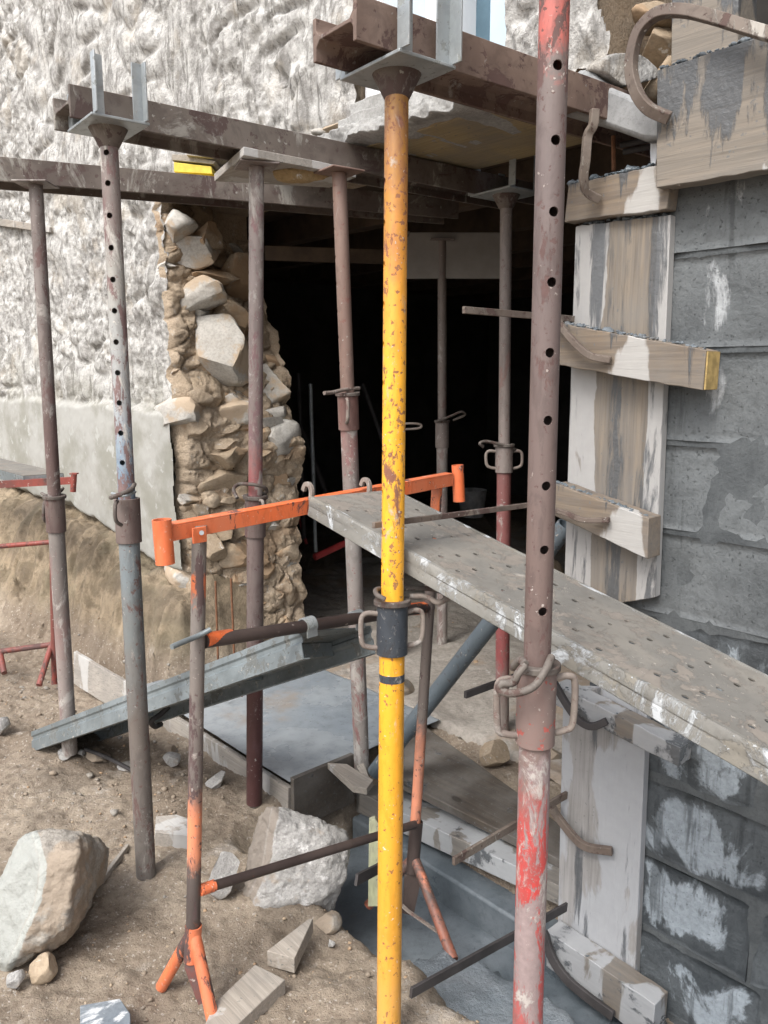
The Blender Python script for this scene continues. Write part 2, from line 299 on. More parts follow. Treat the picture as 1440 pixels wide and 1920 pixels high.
M['orange_worn'] = worn('orange_paint_worn_away', (.22, .185, .17), (.15, .12, .115), under=(.065, .042, .04), cem=(.42, .37, .35), s=8, ut=.56, ct=.6, rough=.6,
    zones=[(0, (.72, .16, .05)), (.08, (.70, .16, .05)), (.11, (.07, .045, .04)), (.25, (.10, .075, .07)), (.28, (.74, .27, .14)), (.40, (.74, .25, .12)), (.48, (.20, .16, .15)), (.92, (.25, .22, .205)), (.94, (.78, .19, .055)), (.985, (.78, .18, .05)), (1.0, (.25, .22, .20)), (1.4, (.25, .22, .20))], off=2, jit=.16)
M['orange_post'] = worn('orange_post_paint', (.20, .16, .15), (.15, .115, .105), under=(.055, .038, .036), cem=(.38, .34, .32), s=8, ut=.60, ct=.62, rough=.5,
    zones=[(-.25, (.50, .15, .08)), (-.06, (.09, .06, .055)), (.02, (.60, .20, .11)), (.10, (.62, .24, .14)), (.34, (.60, .22, .12)), (.40, (.17, .14, .13)), (.85, (.16, .12, .11)), (.95, (.76, .18, .05)), (1.5, (.76, .18, .05))], off=5)
M['bar_dark'] = worn('black_rust_bar', (.055, .035, .033), (.085, .058, .053), under=(.72, .17, .05), cem=(.30, .26, .25), s=5, ut=.66, ct=.66, rough=.5, fine=.9)
M['trestle_red'] = worn('dull_red_paint', (.26, .055, .04), (.17, .05, .04), under=(.07, .04, .036), cem=(.38, .30, .28), s=7, ut=.54, ct=.63)
M['ironbar'] = worn('rusty_flat_iron', (.15, .105, .085), (.22, .175, .145), under=(.06, .038, .032), cem=(.40, .385, .36), s=8, ut=.56, ct=.56, rough=.75, stretch=(1, 1, 1), off=8, bmp=.9)
M['pin'] = worn('rusty_rod', (.11, .085, .075), (.18, .155, .14), under=(.06, .038, .032), s=12, ut=.56, ct=.62, rough=.7, stretch=(1, 1, 1))
M['pinpale'] = worn('cement_caked_rod', (.30, .25, .22), (.22, .17, .15), under=(.11, .07, .06), s=12, ut=.58, ct=.54, rough=.8, stretch=(1, 1, 1))
M['rebar'] = plain('rebar_rust', (.22, .10, .05), .85, s=30)
M['bluetube'] = worn('blue_grey_tube', (.14, .19, .23), (.10, .135, .16), under=(.07, .07, .07), s=6, ut=.60, ct=.66, rough=.4)
M['yellow'] = worn('yellow_paint', (.84, .40, .03), (.80, .36, .02), under=(.17, .075, .035), cem=(.60, .52, .42), s=11, ut=.625, ct=.615, rough=.42, fine=.63,
    zones=[(0, (.62, .33, .10)), (.3, (.72, .34, .04)), (.75, (.83, .39, .03)), (1.55, (.86, .42, .03)), (1.72, (.66, .30, .04)), (1.86, (.42, .17, .05)), (1.98, (.20, .085, .05)), (2.2, (.13, .07, .05))])
M['yellow_rusty'] = worn('yellow_paint_going_to_rust', (.84, .40, .03), (.78, .37, .03), under=(.15, .065, .04), cem=(.52, .44, .38), s=10, ut=.60, ct=.585, rough=.4, fine=.585,
    zones=[(0, (.9, .48, .02)), (.95, (.87, .43, .03)), (1.50, (.87, .42, .03)), (1.68, (.70, .31, .04)), (1.80, (.48, .19, .045)), (1.95, (.22, .09, .05)), (2.2, (.13, .07, .05))], off=4)
M['black'] = worn('black_paint', (.035, .045, .06), (.05, .065, .08), under=(.025, .025, .028), cem=(.42, .41, .40), s=12, ut=.6, ct=.56, rough=.4)
M['redlow'] = worn('scuffed_red_paint', (.33, .13, .12), (.27, .165, .155), under=(.19, .145, .14), cem=(.46, .43, .42), s=17, ut=.50, ct=.56, rough=.5, fine=.60,
    zones=[(0, (.30, .16, .15)), (.35, (.34, .12, .115)), (.62, (.50, .05, .045)), (.82, (.50, .06, .055)), (.93, (.25, .17, .16)), (1.2, (.26, .21, .195))], off=1)
M['redup'] = worn('rusted_inner_tube', (.15, .095, .09), (.20, .135, .125), under=(.085, .05, .045), cem=(.44, .38, .36), s=10, ut=.57, ct=.645, rough=.6,
    zones=[(.9, (.155, .09, .08)), (1.3, (.19, .12, .11)), (1.9, (.165, .125, .13)), (2.06, (.22, .17, .165)), (2.12, (.52, .13, .105)), (2.4, (.55, .14, .11))], off=6)
M['redcollar'] = worn('dusty_red_collar', (.27, .155, .14), (.23, .17, .16), under=(.24, .05, .04), cem=(.40, .34, .32), s=8, ut=.62, ct=.6, rough=.7, off=2)
M['blueup'] = worn('chipped_blue_white_tube', (.42, .40, .38), (.34, .32, .31), under=(.13, .085, .08), cem=(.54, .53, .51), s=13, ut=.545, ct=.56, rough=.55,
    zones=[(1.0, (.07, .15, .26)), (1.22, (.12, .21, .31)), (1.45, (.36, .40, .42)), (1.8, (.42, .42, .40)), (2.0, (.24, .17, .16)), (2.3, (.17, .10, .09))], off=3)
M['bluelow'] = worn('grey_rust_tube', (.17, .135, .125), (.235, .20, .185), under=(.09, .055, .048), cem=(.34, .32, .31), s=9, ut=.58, ct=.60, rough=.6,
    zones=[(0, (.19, .175, .165)), (.5, (.16, .13, .115)), (.8, (.15, .18, .18)), (1.0, (.16, .21, .23)), (1.3, (.19, .23, .26))], off=7)
M['tealcollar'] = worn('rusty_collar', (.15, .09, .085), (.20, .15, .14), under=(.08, .045, .04), s=8, ut=.57, ct=.61)
M['p1up'] = worn('brown_inner_tube', (.17, .115, .105), (.22, .165, .155), under=(.10, .065, .06), s=11, ut=.55, ct=.565, rough=.6,
    zones=[(1.0, (.14, .07, .065)), (1.35, (.15, .085, .08)), (1.45, (.23, .185, .18)), (1.85, (.27, .23, .225)), (2.3, (.20, .165, .16))], off=9)
M['p1low'] = worn('cement_dusted_tube', (.32, .28, .27), (.26, .22, .21), under=(.15, .11, .10), cem=(.44, .41, .40), s=8, ut=.58, ct=.55, rough=.75,
    zones=[(0, (.36, .33, .32)), (.4, (.34, .27, .26)), (.52, (.33, .19, .18)), (.66, (.24, .20, .19)), (.9, (.26, .23, .22)), (1.2, (.42, .40, .39))], off=11)
M['p3up'] = worn('mauve_grey_inner_tube', (.23, .175, .175), (.31, .26, .26), under=(.13, .08, .08), s=11, ut=.57, ct=.555, rough=.6,
    zones=[(.9, (.25, .04, .045)), (1.2, (.27, .06, .06)), (1.38, (.24, .17, .165)), (1.9, (.25, .20, .20)), (2.3, (.22, .17, .16))], off=13)
M['p3low'] = worn('dark_red_tube', (.12, .035, .035), (.16, .06, .06), under=(.07, .035, .035), s=8, ut=.6, ct=.62, rough=.5,
    zones=[(0, (.10, .03, .032)), (.42, (.12, .035, .035)), (.55, (.15, .045, .045)), (.66, (.20, .155, .15)), (1.1, (.23, .185, .18)), (1.3, (.22, .16, .155))], off=15)
M['p4up'] = worn('red_brown_inner_tube', (.26, .145, .115), (.31, .20, .165), under=(.15, .075, .06), s=8, ut=.6, ct=.63, rough=.6, off=17)
M['p4low'] = worn('pale_spotted_tube', (.28, .235, .225), (.34, .295, .285), under=(.16, .085, .08), cem=(.46, .44, .43), s=9, ut=.57, ct=.56, rough=.7,
    zones=[(0, (.37, .35, .34)), (.6, (.26, .215, .21)), (.95, (.33, .32, .32)), (1.15, (.27, .20, .19)), (1.4, (.30, .09, .08)), (1.7, (.28, .08, .07))], off=19)
M['p4collar'] = worn('red_brown_collar', (.24, .10, .085), (.28, .15, .13), under=(.13, .06, .05), s=8, ut=.6, ct=.6)
M['dim'] = worn('dim_rust_tube', (.21, .165, .155), (.27, .22, .21), under=(.12, .08, .07), s=8, ut=.6, ct=.6, off=23)
M['dimred'] = worn('dim_red_tube', (.22, .06, .055), (.26, .12, .11), under=(.12, .07, .06), s=8, ut=.6, ct=.6, off=23,
    zones=[(0, (.30, .27, .25)), (.28, (.24, .18, .17)), (.36, (.26, .06, .06)), (1.3, (.22, .075, .07))])
M['room'] = plain('unlit_dark_wall', (.075, .07, .065), .95, s=3)  # darkness of the unlit room put into the wall colour
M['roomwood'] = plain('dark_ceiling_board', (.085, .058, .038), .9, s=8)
M['panel'] = plain('pale_inner_panel', (.30, .28, .26), .9, s=6, var=.85)
M['glass'] = plain('blue_grey_glass', (.10, .17, .22), .12, s=6, var=.7, bs=.05)
M['shutter'] = plain('pale_blue_panel', (.48, .60, .68), .6, s=7, var=.9)
M['whiteframe'] = plain('white_frame_paint', (.80, .81, .82), .5, s=9, var=.95)
M['ledge'] = stonemat('crumbling_ledge', (.30, .295, .28), (.42, .415, .40), dirt=(.36, .32, .27), dt=.6, off=22, scale=8)
M['bucket'] = plain('white_plastic', (.60, .60, .60), .5)
M['bluegrey'] = wetcon('blue_grey_block', (.15, .175, .20), (.19, .215, .235), 6, dt=.8, rough=(.6, .8), dry=(.7, .72, .73), dryt=.60, off=3)
M['redpipe'] = plain('red_pipe', (.38, .04, .04), .5)
M['darkiron'] = plain('dark_iron', (.05, .045, .045), .7)
M['polystyrene'] = plain('white_foam', (.85, .88, .92), .8, s=30, var=.9)

# ---------------------------------------------------------------- mesh helpers
class MB:
    def __init__(s): s.v = []; s.f = []
    def add(s, vs, fs):
        k = len(s.v); s.v += [tuple(v) for v in vs]; s.f += [tuple(i + k for i in f) for f in fs]; return s
    def box(s, c, ax, ay, az):
        c = Vector(c); ax, ay, az = map(Vector, (ax, ay, az)); vs = [c + ax * i + ay * j + az * k for k in (-.5, .5) for j in (-.5, .5) for i in (-.5, .5)]
        return s.add(vs, [(0, 2, 3, 1), (4, 5, 7, 6), (0, 1, 5, 4), (2, 6, 7, 3), (0, 4, 6, 2), (1, 3, 7, 5)])
    def prism(s, poly, ext):
        poly = [Vector(p) for p in poly]; ext = Vector(ext); n = len(poly)
        return s.add(poly + [p + ext for p in poly], [tuple(range(n)), tuple(range(2 * n - 1, n - 1, -1))] + [(i, i + n, (i + 1) % n + n, (i + 1) % n) for i in range(n)])
    def sweep(s, pts, sec, up=Vector((0, 0, 1)), cap=True, scales=None):
        pts = [Vector(p) for p in pts]; n = len(sec); rings = []; prev = None
        for i, p in enumerate(pts):
            d = (pts[min(i + 1, len(pts) - 1)] - pts[max(i - 1, 0)]).normalized()
            if prev is None: u = Vector(up)
            else: u = prev
            u = (u - d * u.dot(d))
            if u.length < 1e-4: u = d.orthogonal()
            u.normalize(); prev = u; r = d.cross(u); k = scales[i] if scales else 1
            rings.append([p + r * a * k + u * b * k for a, b in sec])
        vs = [v for r_ in rings for v in r_]; fs = []
        for i in range(len(pts) - 1):
            for j in range(n): a = i * n + j; b = i * n + (j + 1) % n; fs.append((a, b, b + n, a + n))
        if cap: fs += [tuple(range(n - 1, -1, -1)), tuple((len(pts) - 1) * n + j for j in range(n))]
        return s.add(vs, fs)
    def tube(s, p0, p1, r, n=24, wall=0, r1=None, segs=1):
        p0, p1 = Vector(p0), Vector(p1); r1 = r if r1 is None else r1
        sec = [(math.cos(2 * math.pi * k / n), math.sin(2 * math.pi * k / n)) for k in range(n)]
        pts = [p0.lerp(p1, i / segs) for i in range(segs + 1)]; sc_ = [r + (r1 - r) * i / segs for i in range(segs + 1)]
        if not wall: return s.sweep(pts, sec, up=(0, 1, 0), scales=sc_)
        k = len(s.v); s.sweep(pts, sec, up=(0, 1, 0), cap=False, scales=sc_); a = len(s.v)
        s.sweep(pts[::-1], [(x, y) for x, y in sec], up=(0, 1, 0), cap=False, scales=[q - wall for q in sc_[::-1]])
        # the reversed sweep mirrors its section: join the rims by nearest vertex
        m = (segs + 1) * n
        def near(i0, j0):
            best = {}
            for x in range(n):
                v = Vector(s.v[i0 + x]); best[x] = min(range(n), key=lambda y: (Vector(s.v[j0 + y]) - v).length)
            return best
        o0, o1 = k, k + segs * n; n0, n1 = a + segs * n, a
        b0, b1 = near(o0, n0), near(o1, n1)
        for x in range(n):
            y = (x + 1) % n
            s.f.append((o0 + x, n0 + b0[x], n0 + b0[y], o0 + y)); s.f.append((o1 + y, n1 + b1[y], n1 + b1[x], o1 + x))
        return s
    def rod(s, pts, r, n=12, smooth=5):
        P = crom(pts, smooth) if smooth > 1 and len(pts) > 2 else [Vector(p) for p in pts]
        return s.sweep(P, [(r * math.cos(2 * math.pi * k / n), r * math.sin(2 * math.pi * k / n)) for k in range(n)], up=(.3, .2, 1))
    def flat(s, pts, wd, th, up=(0, 0, 1), smooth=5):
        P = crom(pts, smooth) if smooth > 1 and len(pts) > 2 else [Vector(p) for p in pts]
        a, b = th / 2, wd / 2; return s.sweep(P, [(-a, -b), (a, -b), (a, b), (-a, b)], up=up)
def crom(pts, k):
    P = [Vector(p) for p in pts]; P = [P[0] * 2 - P[1]] + P + [P[-1] * 2 - P[-2]]; out = []
    for i in range(1, len(P) - 2):
        for j in range(k):
            t = j / k; a, b, c, d = P[i - 1:i + 3]
            out.append(.5 * ((2 * b) + (c - a) * t + (2 * a - 5 * b + 4 * c - d) * t * t + (3 * b - a - 3 * c + d) * t ** 3))
    out.append(P[-2]); return out

def build(name, mb, mat_, parent=None, origin=None, bevel=0, smooth=40, rough=0, seed=0, fixn=True):
    me = bpy.data.meshes.new(name)
    og = Vector(parent.get('_o', (0, 0, 0))) if parent is not None else Vector(origin if origin is not None else (0, 0, 0))
    vs = np.array([tuple(v) for v in mb.v], float)
    if rough:
        vs = vs + np.stack([fbm(vs * 9 + q * 31 + seed, 4) for q in range(3)], -1) * rough
    vs = vs - np.array(og)
    me.from_pydata(vs.tolist(), [], mb.f); me.update()
    if fixn:
        bm = bmesh.new(); bm.from_mesh(me); bmesh.ops.recalc_face_normals(bm, faces=bm.faces); bm.to_mesh(me); bm.free()
    me.polygons.foreach_set('use_smooth', [True] * len(me.polygons)); me.set_sharp_from_angle(angle=R(smooth))
    for m_ in (mat_ if isinstance(mat_, (list, tuple)) else [mat_]): me.materials.append(m_)
    o = bpy.data.objects.new(name, me); COL.objects.link(o)
    if parent is not None: o.parent = parent
    else: o.location = og
    o['_o'] = tuple(og)
    if bevel:
        b = o.modifiers.new('edge', 'BEVEL'); b.width = bevel; b.segments = 2; b.limit_method = 'ANGLE'; b.angle_limit = R(40)
    return o
def tag(o, label, cat, group=None):
    o['label'] = label; o['category'] = cat
    if group: o['group'] = group
    return o
def thing(name, label, cat, loc, group=None):
    o = bpy.data.objects.new(name, None); COL.objects.link(o); o.location = loc; o.empty_display_size = .1; o['_o'] = tuple(loc)
    return tag(o, label, cat, group)
def struct(o): o['kind'] = 'structure'; return o
def stuff(o): o['kind'] = 'stuff'; return o
def cut(o, cutter_mb):
    """drill holes through a mesh for good"""
    c = build('drill', cutter_mb, [], origin=(0, 0, 0)); bpy.context.view_layer.update()
    if o.parent is not None: c.location = -Vector(o['_o']); c.parent = o.parent
    b = o.modifiers.new('holes', 'BOOLEAN'); b.operation = 'DIFFERENCE'; b.object = c; b.solver = 'EXACT'
    bpy.context.view_layer.update(); dg = bpy.context.evaluated_depsgraph_get()
    me = bpy.data.meshes.new_from_object(o.evaluated_get(dg)); o.modifiers.clear(); o.data = me
    bpy.data.objects.remove(c)
    me.set_sharp_from_angle(angle=R(40))

def plank4(tl, tr, br, bl, thick, n=14):
    """a board from the four corners of its front face, thickened backwards"""
    tl, tr, br, bl = map(Vector, (tl, tr, br, bl)); nrm = (tr - tl).cross(bl - tl).normalized()
    if nrm.dot(NI) < 0: nrm = -nrm
    mb = MB(); ring = []
    for i in range(n + 1):
        k = i / n; a = tl.lerp(tr, k); b = bl.lerp(br, k)
        j1 = (random.random() - .5) * .003; j2 = (random.random() - .5) * .003
        a = a + (a - b).normalized() * j1; b = b - (a - b).normalized() * j2
        ring.append([a, b, b + nrm * thick, a + nrm * thick])
    vs = [v for r_ in ring for v in r_]; fs = []
    for i in range(n):
        for j in range(4): a = i * 4 + j; b = i * 4 + (j + 1) % 4; fs.append((a, b, b + 4, a + 4))
    fs += [(0, 1, 2, 3), (n * 4 + 3, n * 4 + 2, n * 4 + 1, n * 4)]
    mb.add(vs, fs); return mb
def boardB(name, pxs, D, thick, mat_, label, cat='board', group=None, parent=None, bevel=.002):
    c = [atB(x, y, D) for x, y in pxs]
    og = c[3]
    o = build(name, plank4(*c, thick), mat_, parent=parent, origin=og, bevel=bevel)
    if parent is None: tag(o, label, cat, group)
    return o

def rockmesh(dims, seed, sub=4, cuts=9, amp=.06, fine=.02, rot=(0, 0, 0)):
    rg = np.random.default_rng(seed); bm = bmesh.new(); bmesh.ops.create_icosphere(bm, subdivisions=sub, radius=1)
    v = np.array([tuple(x.co) for x in bm.verts]); f = [tuple(x.index for x in q.verts) for q in bm.faces]; bm.free()
    for k in range(cuts):
        n = rg.normal(size=3); n /= np.linalg.norm(n); d = rg.uniform(.42, .80)
        s = v @ n - d; v = v - np.outer(np.clip(s, 0, None), n) * .985
    v = v * (1 + amp * fbm(v * 1.3 + seed * 3.1, 4)[:, None] + fine * fbm(v * 5 + seed, 5, gain=.65)[:, None])
    v = v / np.abs(v).max(0); v = v * (np.array(dims) / 2)
    m = np.array(Matrix.Rotation(rot[2], 3, 'Z') @ Matrix.Rotation(rot[1], 3, 'Y') @ Matrix.Rotation(rot[0], 3, 'X')); v = v @ m.T
    mb = MB(); mb.v = [tuple(x) for x in v]; mb.f = f; return mb
def shift(mb, p): mb.v = [tuple(Vector(v) + Vector(p)) for v in mb.v]; return mb

def gridmesh(P, mask=None):
    """P: (a, b, 3) array of points; mask: (a-1, b-1) faces to keep"""
    a, b = P.shape[:2]; idx = np.arange(a * b).reshape(a, b)
    q = np.stack([idx[:-1, :-1], idx[1:, :-1], idx[1:, 1:], idx[:-1, 1:]], -1)
    q = q[mask] if mask is not None else q.reshape(-1, 4)
    used = np.unique(q); remap = np.full(a * b, -1); remap[used] = np.arange(len(used))
    return P.reshape(-1, 3)[used], remap[q]
def fastbuild(name, V, Q, mat_, parent=None, smooth=True, flip=False):
    me = bpy.data.meshes.new(name)
    if flip: Q = Q[:, ::-1]
    og = np.array(parent.get('_o', (0, 0, 0))) if parent is not None else np.zeros(3)
    V = V - og; me.vertices.add(len(V)); me.vertices.foreach_set('co', V.astype(np.float32).ravel())
    me.loops.add(Q.size); me.loops.foreach_set('vertex_index', Q.astype(np.int32).ravel())
    me.polygons.add(len(Q)); me.polygons.foreach_set('loop_start', np.arange(0, Q.size, 4, dtype=np.int32)); me.polygons.foreach_set('loop_total', np.full(len(Q), 4, dtype=np.int32))
    me.polygons.foreach_set('use_smooth', np.full(len(Q), smooth)); me.update(calc_edges=True); me.validate()
    me.materials.append(mat_); o = bpy.data.objects.new(name, me); COL.objects.link(o)
    if parent is not None: o.parent = parent
    o['_o'] = tuple(og); return o
def arr(v): return np.array([v.x, v.y, v.z])
aO, aW, aN = arr(O), arr(W), arr(NO)

# ================================================================ THE GROUND
def ground_h(X, Y):
    t = (X - O.x) * W.x + (Y - O.y) * W.y; D = (X - O.x) * NO.x + (Y - O.y) * NO.y
    P = np.stack([X, Y, X * 0], -1)
    z = -1.555 + .022 * fbm(P * 2.2, 5, 1) + .020 * fbm(P * 9, 5, 3, .66) + .016 * np.abs(fbm(P * 19, 4, 6, .6)) + .005 * vnoise(P * 60, 8)
    # earth bank under the left part of the facade
    top = np.interp(t, [-7, -4, -2.1, -1.45, -1.2], [-.80, -.84, -.87, -1.05, -1.12]) + .04 * fbm(P * 3, 5, 5)
    Dn = D + .14 * fbm(np.stack([t * 4.5, D * 1.2, t * 0], -1), 5, 11, .6) + .05 * fbm(P * 11, 5, 12, .65)
    foot = np.interp(t, [-5, -2.5, -1.3], [.62, .48, .30])
    k = 1 - sstep(0.05, 1.0, (Dn - .06) / (foot - .06)); k = k * sstep(-1.02, -1.25, t) * (D > -.3)
    z = z + (top - z) * k
    z = z + k * (1 - k) * (.34 * fbm(P * np.array([7, 7, 1]), 6, 21, .62)) - .05 * k * (1 - k) * np.sin(t * 19 + 4 * fbm(P * 3, 3, 24))
    z = z + .05 * k * fbm(P * 8, 5, 25, .62)
    # gently rising heap at the far left
    z = z + .05 * sstep(1.2, 2.6, -X) * sstep(2.4, 3.4, Y) * (1 - k) * (D > 0)
    # trench of the footing
    tr = sstep(-.08, .10, t) * sstep(.60, .36, D + .05 * fbm(P * 4, 4, 31)) * sstep(-.04, .02, D)
    z = z - .34 * tr
    z = z - .16 * sstep(-.05, .05, t) * sstep(-.30, -.12, D) * sstep(.10, .0, D) * sstep(1.3, 1.1, t)
    # room floor behind
    ins = sstep(.02, -.1, D); z = z + ins * (.07 + .02 * fbm(P * 3, 4, 41))
    z = z - .05 * np.exp(-((X + .1) ** 2 + (Y - 2.0) ** 2) / .02)
    return z
def axis_pts(lo, hi, step, far):
    c = list(np.arange(lo, hi, step)); a = []; s = step; x = lo
    while x > -far: s *= 1.35; x -= s; a.append(x)
    b = []; s = step; x = c[-1]
    while x < far: s *= 1.35; x += s; b.append(x)
    return np.array(a[::-1] + c + b)
gx = axis_pts(-3.3, 1.3, .0115, 120); gy = axis_pts(1.1, 5.0, .0115, 120)
GX, GY = np.meshgrid(gx, gy, indexing='ij'); GZ = ground_h(GX, GY)
far = np.clip((np.maximum(np.abs(GX) - 6, np.abs(GY - 3) - 7)) / 5, 0, 1); GZ = GZ * (1 - far) + (-1.6) * far
V, Q = gridmesh(np.stack([GX, GY, GZ], -1)); g = struct(fastbuild('ground', V, Q, M['soil']))
def gz(x, y): return float(ground_h(np.array([x]), np.array([y]))[0])

# ================================================================ THE FACADE (old stone wall)
wall = thing('stone_wall', 'old rough rendered rubble stone wall of the house, broken open for a new doorway', 'wall', fac(-2.2, 0, -1.5))
def edge_t(z):    # ragged left edge of the opening
    z = np.asarray(z, float); base = np.interp(z, [-1.3, -1.0, -.6, -.2, .2, .5, .85], [-1.30, -1.30, -1.35, -1.36, -1.40, -1.42, -1.44])
    return base + .035 * fbm(np.stack([z * 5, z * 0, z * 0 + 3], -1), 4, 2)
def facade_patch(ts, zs, name, clip=None, plinth=True, amp=1.0, seed=0):
    T, Z = np.meshgrid(ts, zs, indexing='ij'); P = np.stack([T, Z, Z * 0], -1)
    wq = np.stack([T * 3.6 + .5 * vnoise(P * 2.3, 31), Z * 4.6 + .7 * vnoise(P * 2.6, 3), T * 0], -1)
    f1, f2 = worley(wq[..., :2], 4 + seed)
    lump = np.clip(1 - f1 * 1.1, 0, 1); crease = sstep(.0, .30, f2 - f1)
    sel = sstep(-.5, .25, vnoise(P * 1.7, 44))                       # stones show through only here and there
    flow = np.stack([T * 13 + 2.2 * fbm(P * 2.6, 4, 61), Z * 5.5 + 2.6 * fbm(P * 2.9, 4, 62), T * 0], -1)
    rid = 1 - np.abs(fbm(flow, 5, 63, .62)) * 2.6                     # stringy trowelled lime
    fl2 = np.stack([T * 34 + 3 * fbm(P * 5, 3, 71), Z * 17 + 3 * fbm(P * 5, 3, 72), T * 0], -1)
    rid2 = 1 - np.abs(vnoise(fl2, 73)) * 2
    smooth_ = sstep(.12, .22, fbm(P * 1.5, 4, 91) + .25 * np.exp(-((T + 1.62) / .20) ** 2) * (Z < .6) + .3 * np.exp(-((T + .55) / .35) ** 2 - ((Z - 1.15) / .25) ** 2))   # patches of smoother cement
    rough = (.034 * lump * crease + .010) * sel + .034 * fbm(P * 2.6, 5, 1) + (.012 * rid + .0055 * rid2 + .014 * fbm(P * 9, 4, 5, .65) + .005 * vnoise(P * 55, 8)) * (1 - .82 * smooth_) + .012 * smooth_
    dep = rough * amp - .028
    if plinth:
        pl = sstep(-.15, -.19, Z + .03 * fbm(P * 4, 4, 15)); dep = dep * (1 - pl) + pl * (.034 + .006 * fbm(P * 3, 4, 16) + .002 * fbm(P * 25, 3))
        # the plinth breaks off above the bank
        br = sstep(-.80, -.86, Z + .05 * fbm(P * 4, 5, 17) + .16 * sstep(-2.6, -1.4, T)); dep = dep - br * .10
    pts = aO + T[..., None] * aW + dep[..., None] * aN; pts[..., 2] += Z
    mask = None
    if clip is not None:
        tc = (T[:-1, :-1] + T[1:, 1:]) / 2; zc = (Z[:-1, :-1] + Z[1:, 1:]) / 2; mask = clip(tc, zc)
    V, Q = gridmesh(pts, mask); return fastbuild(name, V, Q, M['facade'], wall, flip=False)
tw = lambda px: tD(atB(px, 50, -.1))[0]
WS = (tw(700), tw(990))   # window opening in t
def bottom(t): return .795 + .02 * fbm(np.stack([t * 6, t * 0, t * 0], -1), 4, 9)
def upclip(t, z):
    k = (z > bottom(t)) | (t < edge_t(z))
    k &= ~((t > WS[0] + .02) & (t < WS[1]) & (z > .86) & (z < 2.1))
    k &= ~((t > .93 + .03 * fbm(np.stack([z * 6, z * 0, z * 0], -1), 3, 2)))
    return k
facade_patch(np.concatenate([np.arange(-12, -5.6, .06), np.arange(-5.6, 1.0, .0095)]), np.concatenate([np.arange(-1.7, -1.25, .05), np.arange(-1.25, 2.45, .0100), np.arange(2.45, 4.2, .06)]), 'render_coat', clip=upclip)
# wall body behind the coat (gives the wall its thickness)
body = MB()
def slabbox(t0, t1, D0, D1, z0, z1, mb):
    c = fac((t0 + t1) / 2, (D0 + D1) / 2, (z0 + z1) / 2); return mb.box(c, W * (t1 - t0), NO * abs(D1 - D0), (0, 0, z1 - z0))
slabbox(-12, -1.62, -.60, -.09, -1.8, 4.2, body); slabbox(-1.62, WS[0] - .02, -.60, -.06, .83, 4.2, body); slabbox(WS[0] - .02, WS[1] + .04, -.60, -.06, 2.05, 4.2, body)
slabbox(WS[1] + .02, .90, -.5, -.06, .84, 4.2, body); slabbox(1.28, 6, -.5, -.06, 1.15, 4.2, body)
build('masonry', body, M['mortar'], wall)
# broken jamb: earth and mortar between the stones
vs_ = np.linspace(0, 1, 84); zs_ = np.arange(-1.62, .86, .0085)
Vv, Zz = np.meshgrid(vs_, zs_, indexing='ij')
P = np.stack([Vv * .6, Zz, Zz * 0], -1)
far_t = np.interp(Zz, [-1.6, -1.25, -1.0, -.75, -.5, -.35, -.15, .05, .3, .45, .6, .85], [.14, .12, .09, .13, .12, .18, .10, .02, -.08, -.16, -.24, -.30])
g1, g2 = worley(np.stack([Vv * 3.4 + .5 * vnoise(P * 6, 81), Zz * 7.5 + .5 * vnoise(P * 5, 82)], -1), 9)
dsp = .05 * fbm(P * 4.5, 5, 51) + .030 * fbm(P * 13, 5, 52, .68) + .010 * np.abs(fbm(P * 40, 3, 54)) + .034 * (np.clip(1 - g1 * 1.2, 0, 1) ** .6) * sstep(.0, .12, g2 - g1)
dsp = np.where(Vv < .12, np.maximum(dsp, -.012 - .3 * Vv), dsp)
tt = edge_t(Zz) + .004 - .07 * np.exp(-Vv / .03) + far_t * Vv ** .85 + dsp
dd = .004 - Vv * .62 - .05 * fbm(P * 5, 4, 53) * sstep(.02, .12, Vv)
pts = aO + tt[..., None] * aW + dd[..., None] * aN; pts[..., 2] += Zz
V, Q = gridmesh(pts); jam = pts; fastbuild('earth_mortar', V, Q, M['mortar'], wall)
# stones of the broken jamb: (centre px, py, depth behind face, width px, height px, material)
js = [(352, 470, .10, 100, 70, 'stone'), (335, 425, .05, 60, 55, 'stone'), (392, 455, .22, 70, 60, 'stone2'), (365, 565, .10, 95, 62, 'stone'), (395, 522, .22, 90, 45, 'stone2'), (445, 520, .40, 70, 70, 'stone2'),
      (418, 660, .20, 105, 120, 'stone'), (372, 690, .12, 75, 70, 'stone2'), (440, 600, .34, 80, 70, 'stone2'), (360, 780, .06, 130, 82, 'stone'), (440, 775, .25, 70, 55, 'stone'), (500, 740, .46, 60, 90, 'stone'), (512, 820, .45, 70, 80, 'stone'),
      (430, 850, .20, 90, 40, 'stone2'), (360, 860, .08, 80, 45, 'stone'), (505, 905, .46, 60, 62, 'stone2'), (410, 900, .15, 80, 45, 'stone2'), (345, 930, .05, 95, 80, 'stone'), (455, 925, .30, 70, 45, 'stone2'),
      (410, 985, .14, 60, 55, 'stone2'), (505, 985, .48, 66, 70, 'stone2'), (430, 1035, .18, 90, 45, 'stone2'), (350, 1040, .05, 50, 70, 'stone'), (500, 1060, .48, 60, 50, 'stone'), (425, 1090, .18, 100, 70, 'stone2'), (400, 1025, .10, 44, 50, 'stone2'),
      (505, 1120, .45, 55, 60, 'stone2'), (418, 1150, .15, 60, 35, 'stone'), (465, 1150, .3, 60, 45, 'stone2'), (510, 1180, .45, 50, 45, 'stone2'), (385, 1160, .10, 50, 40, 'stone2'), (370, 400, .25, 70, 50, 'stone2')]
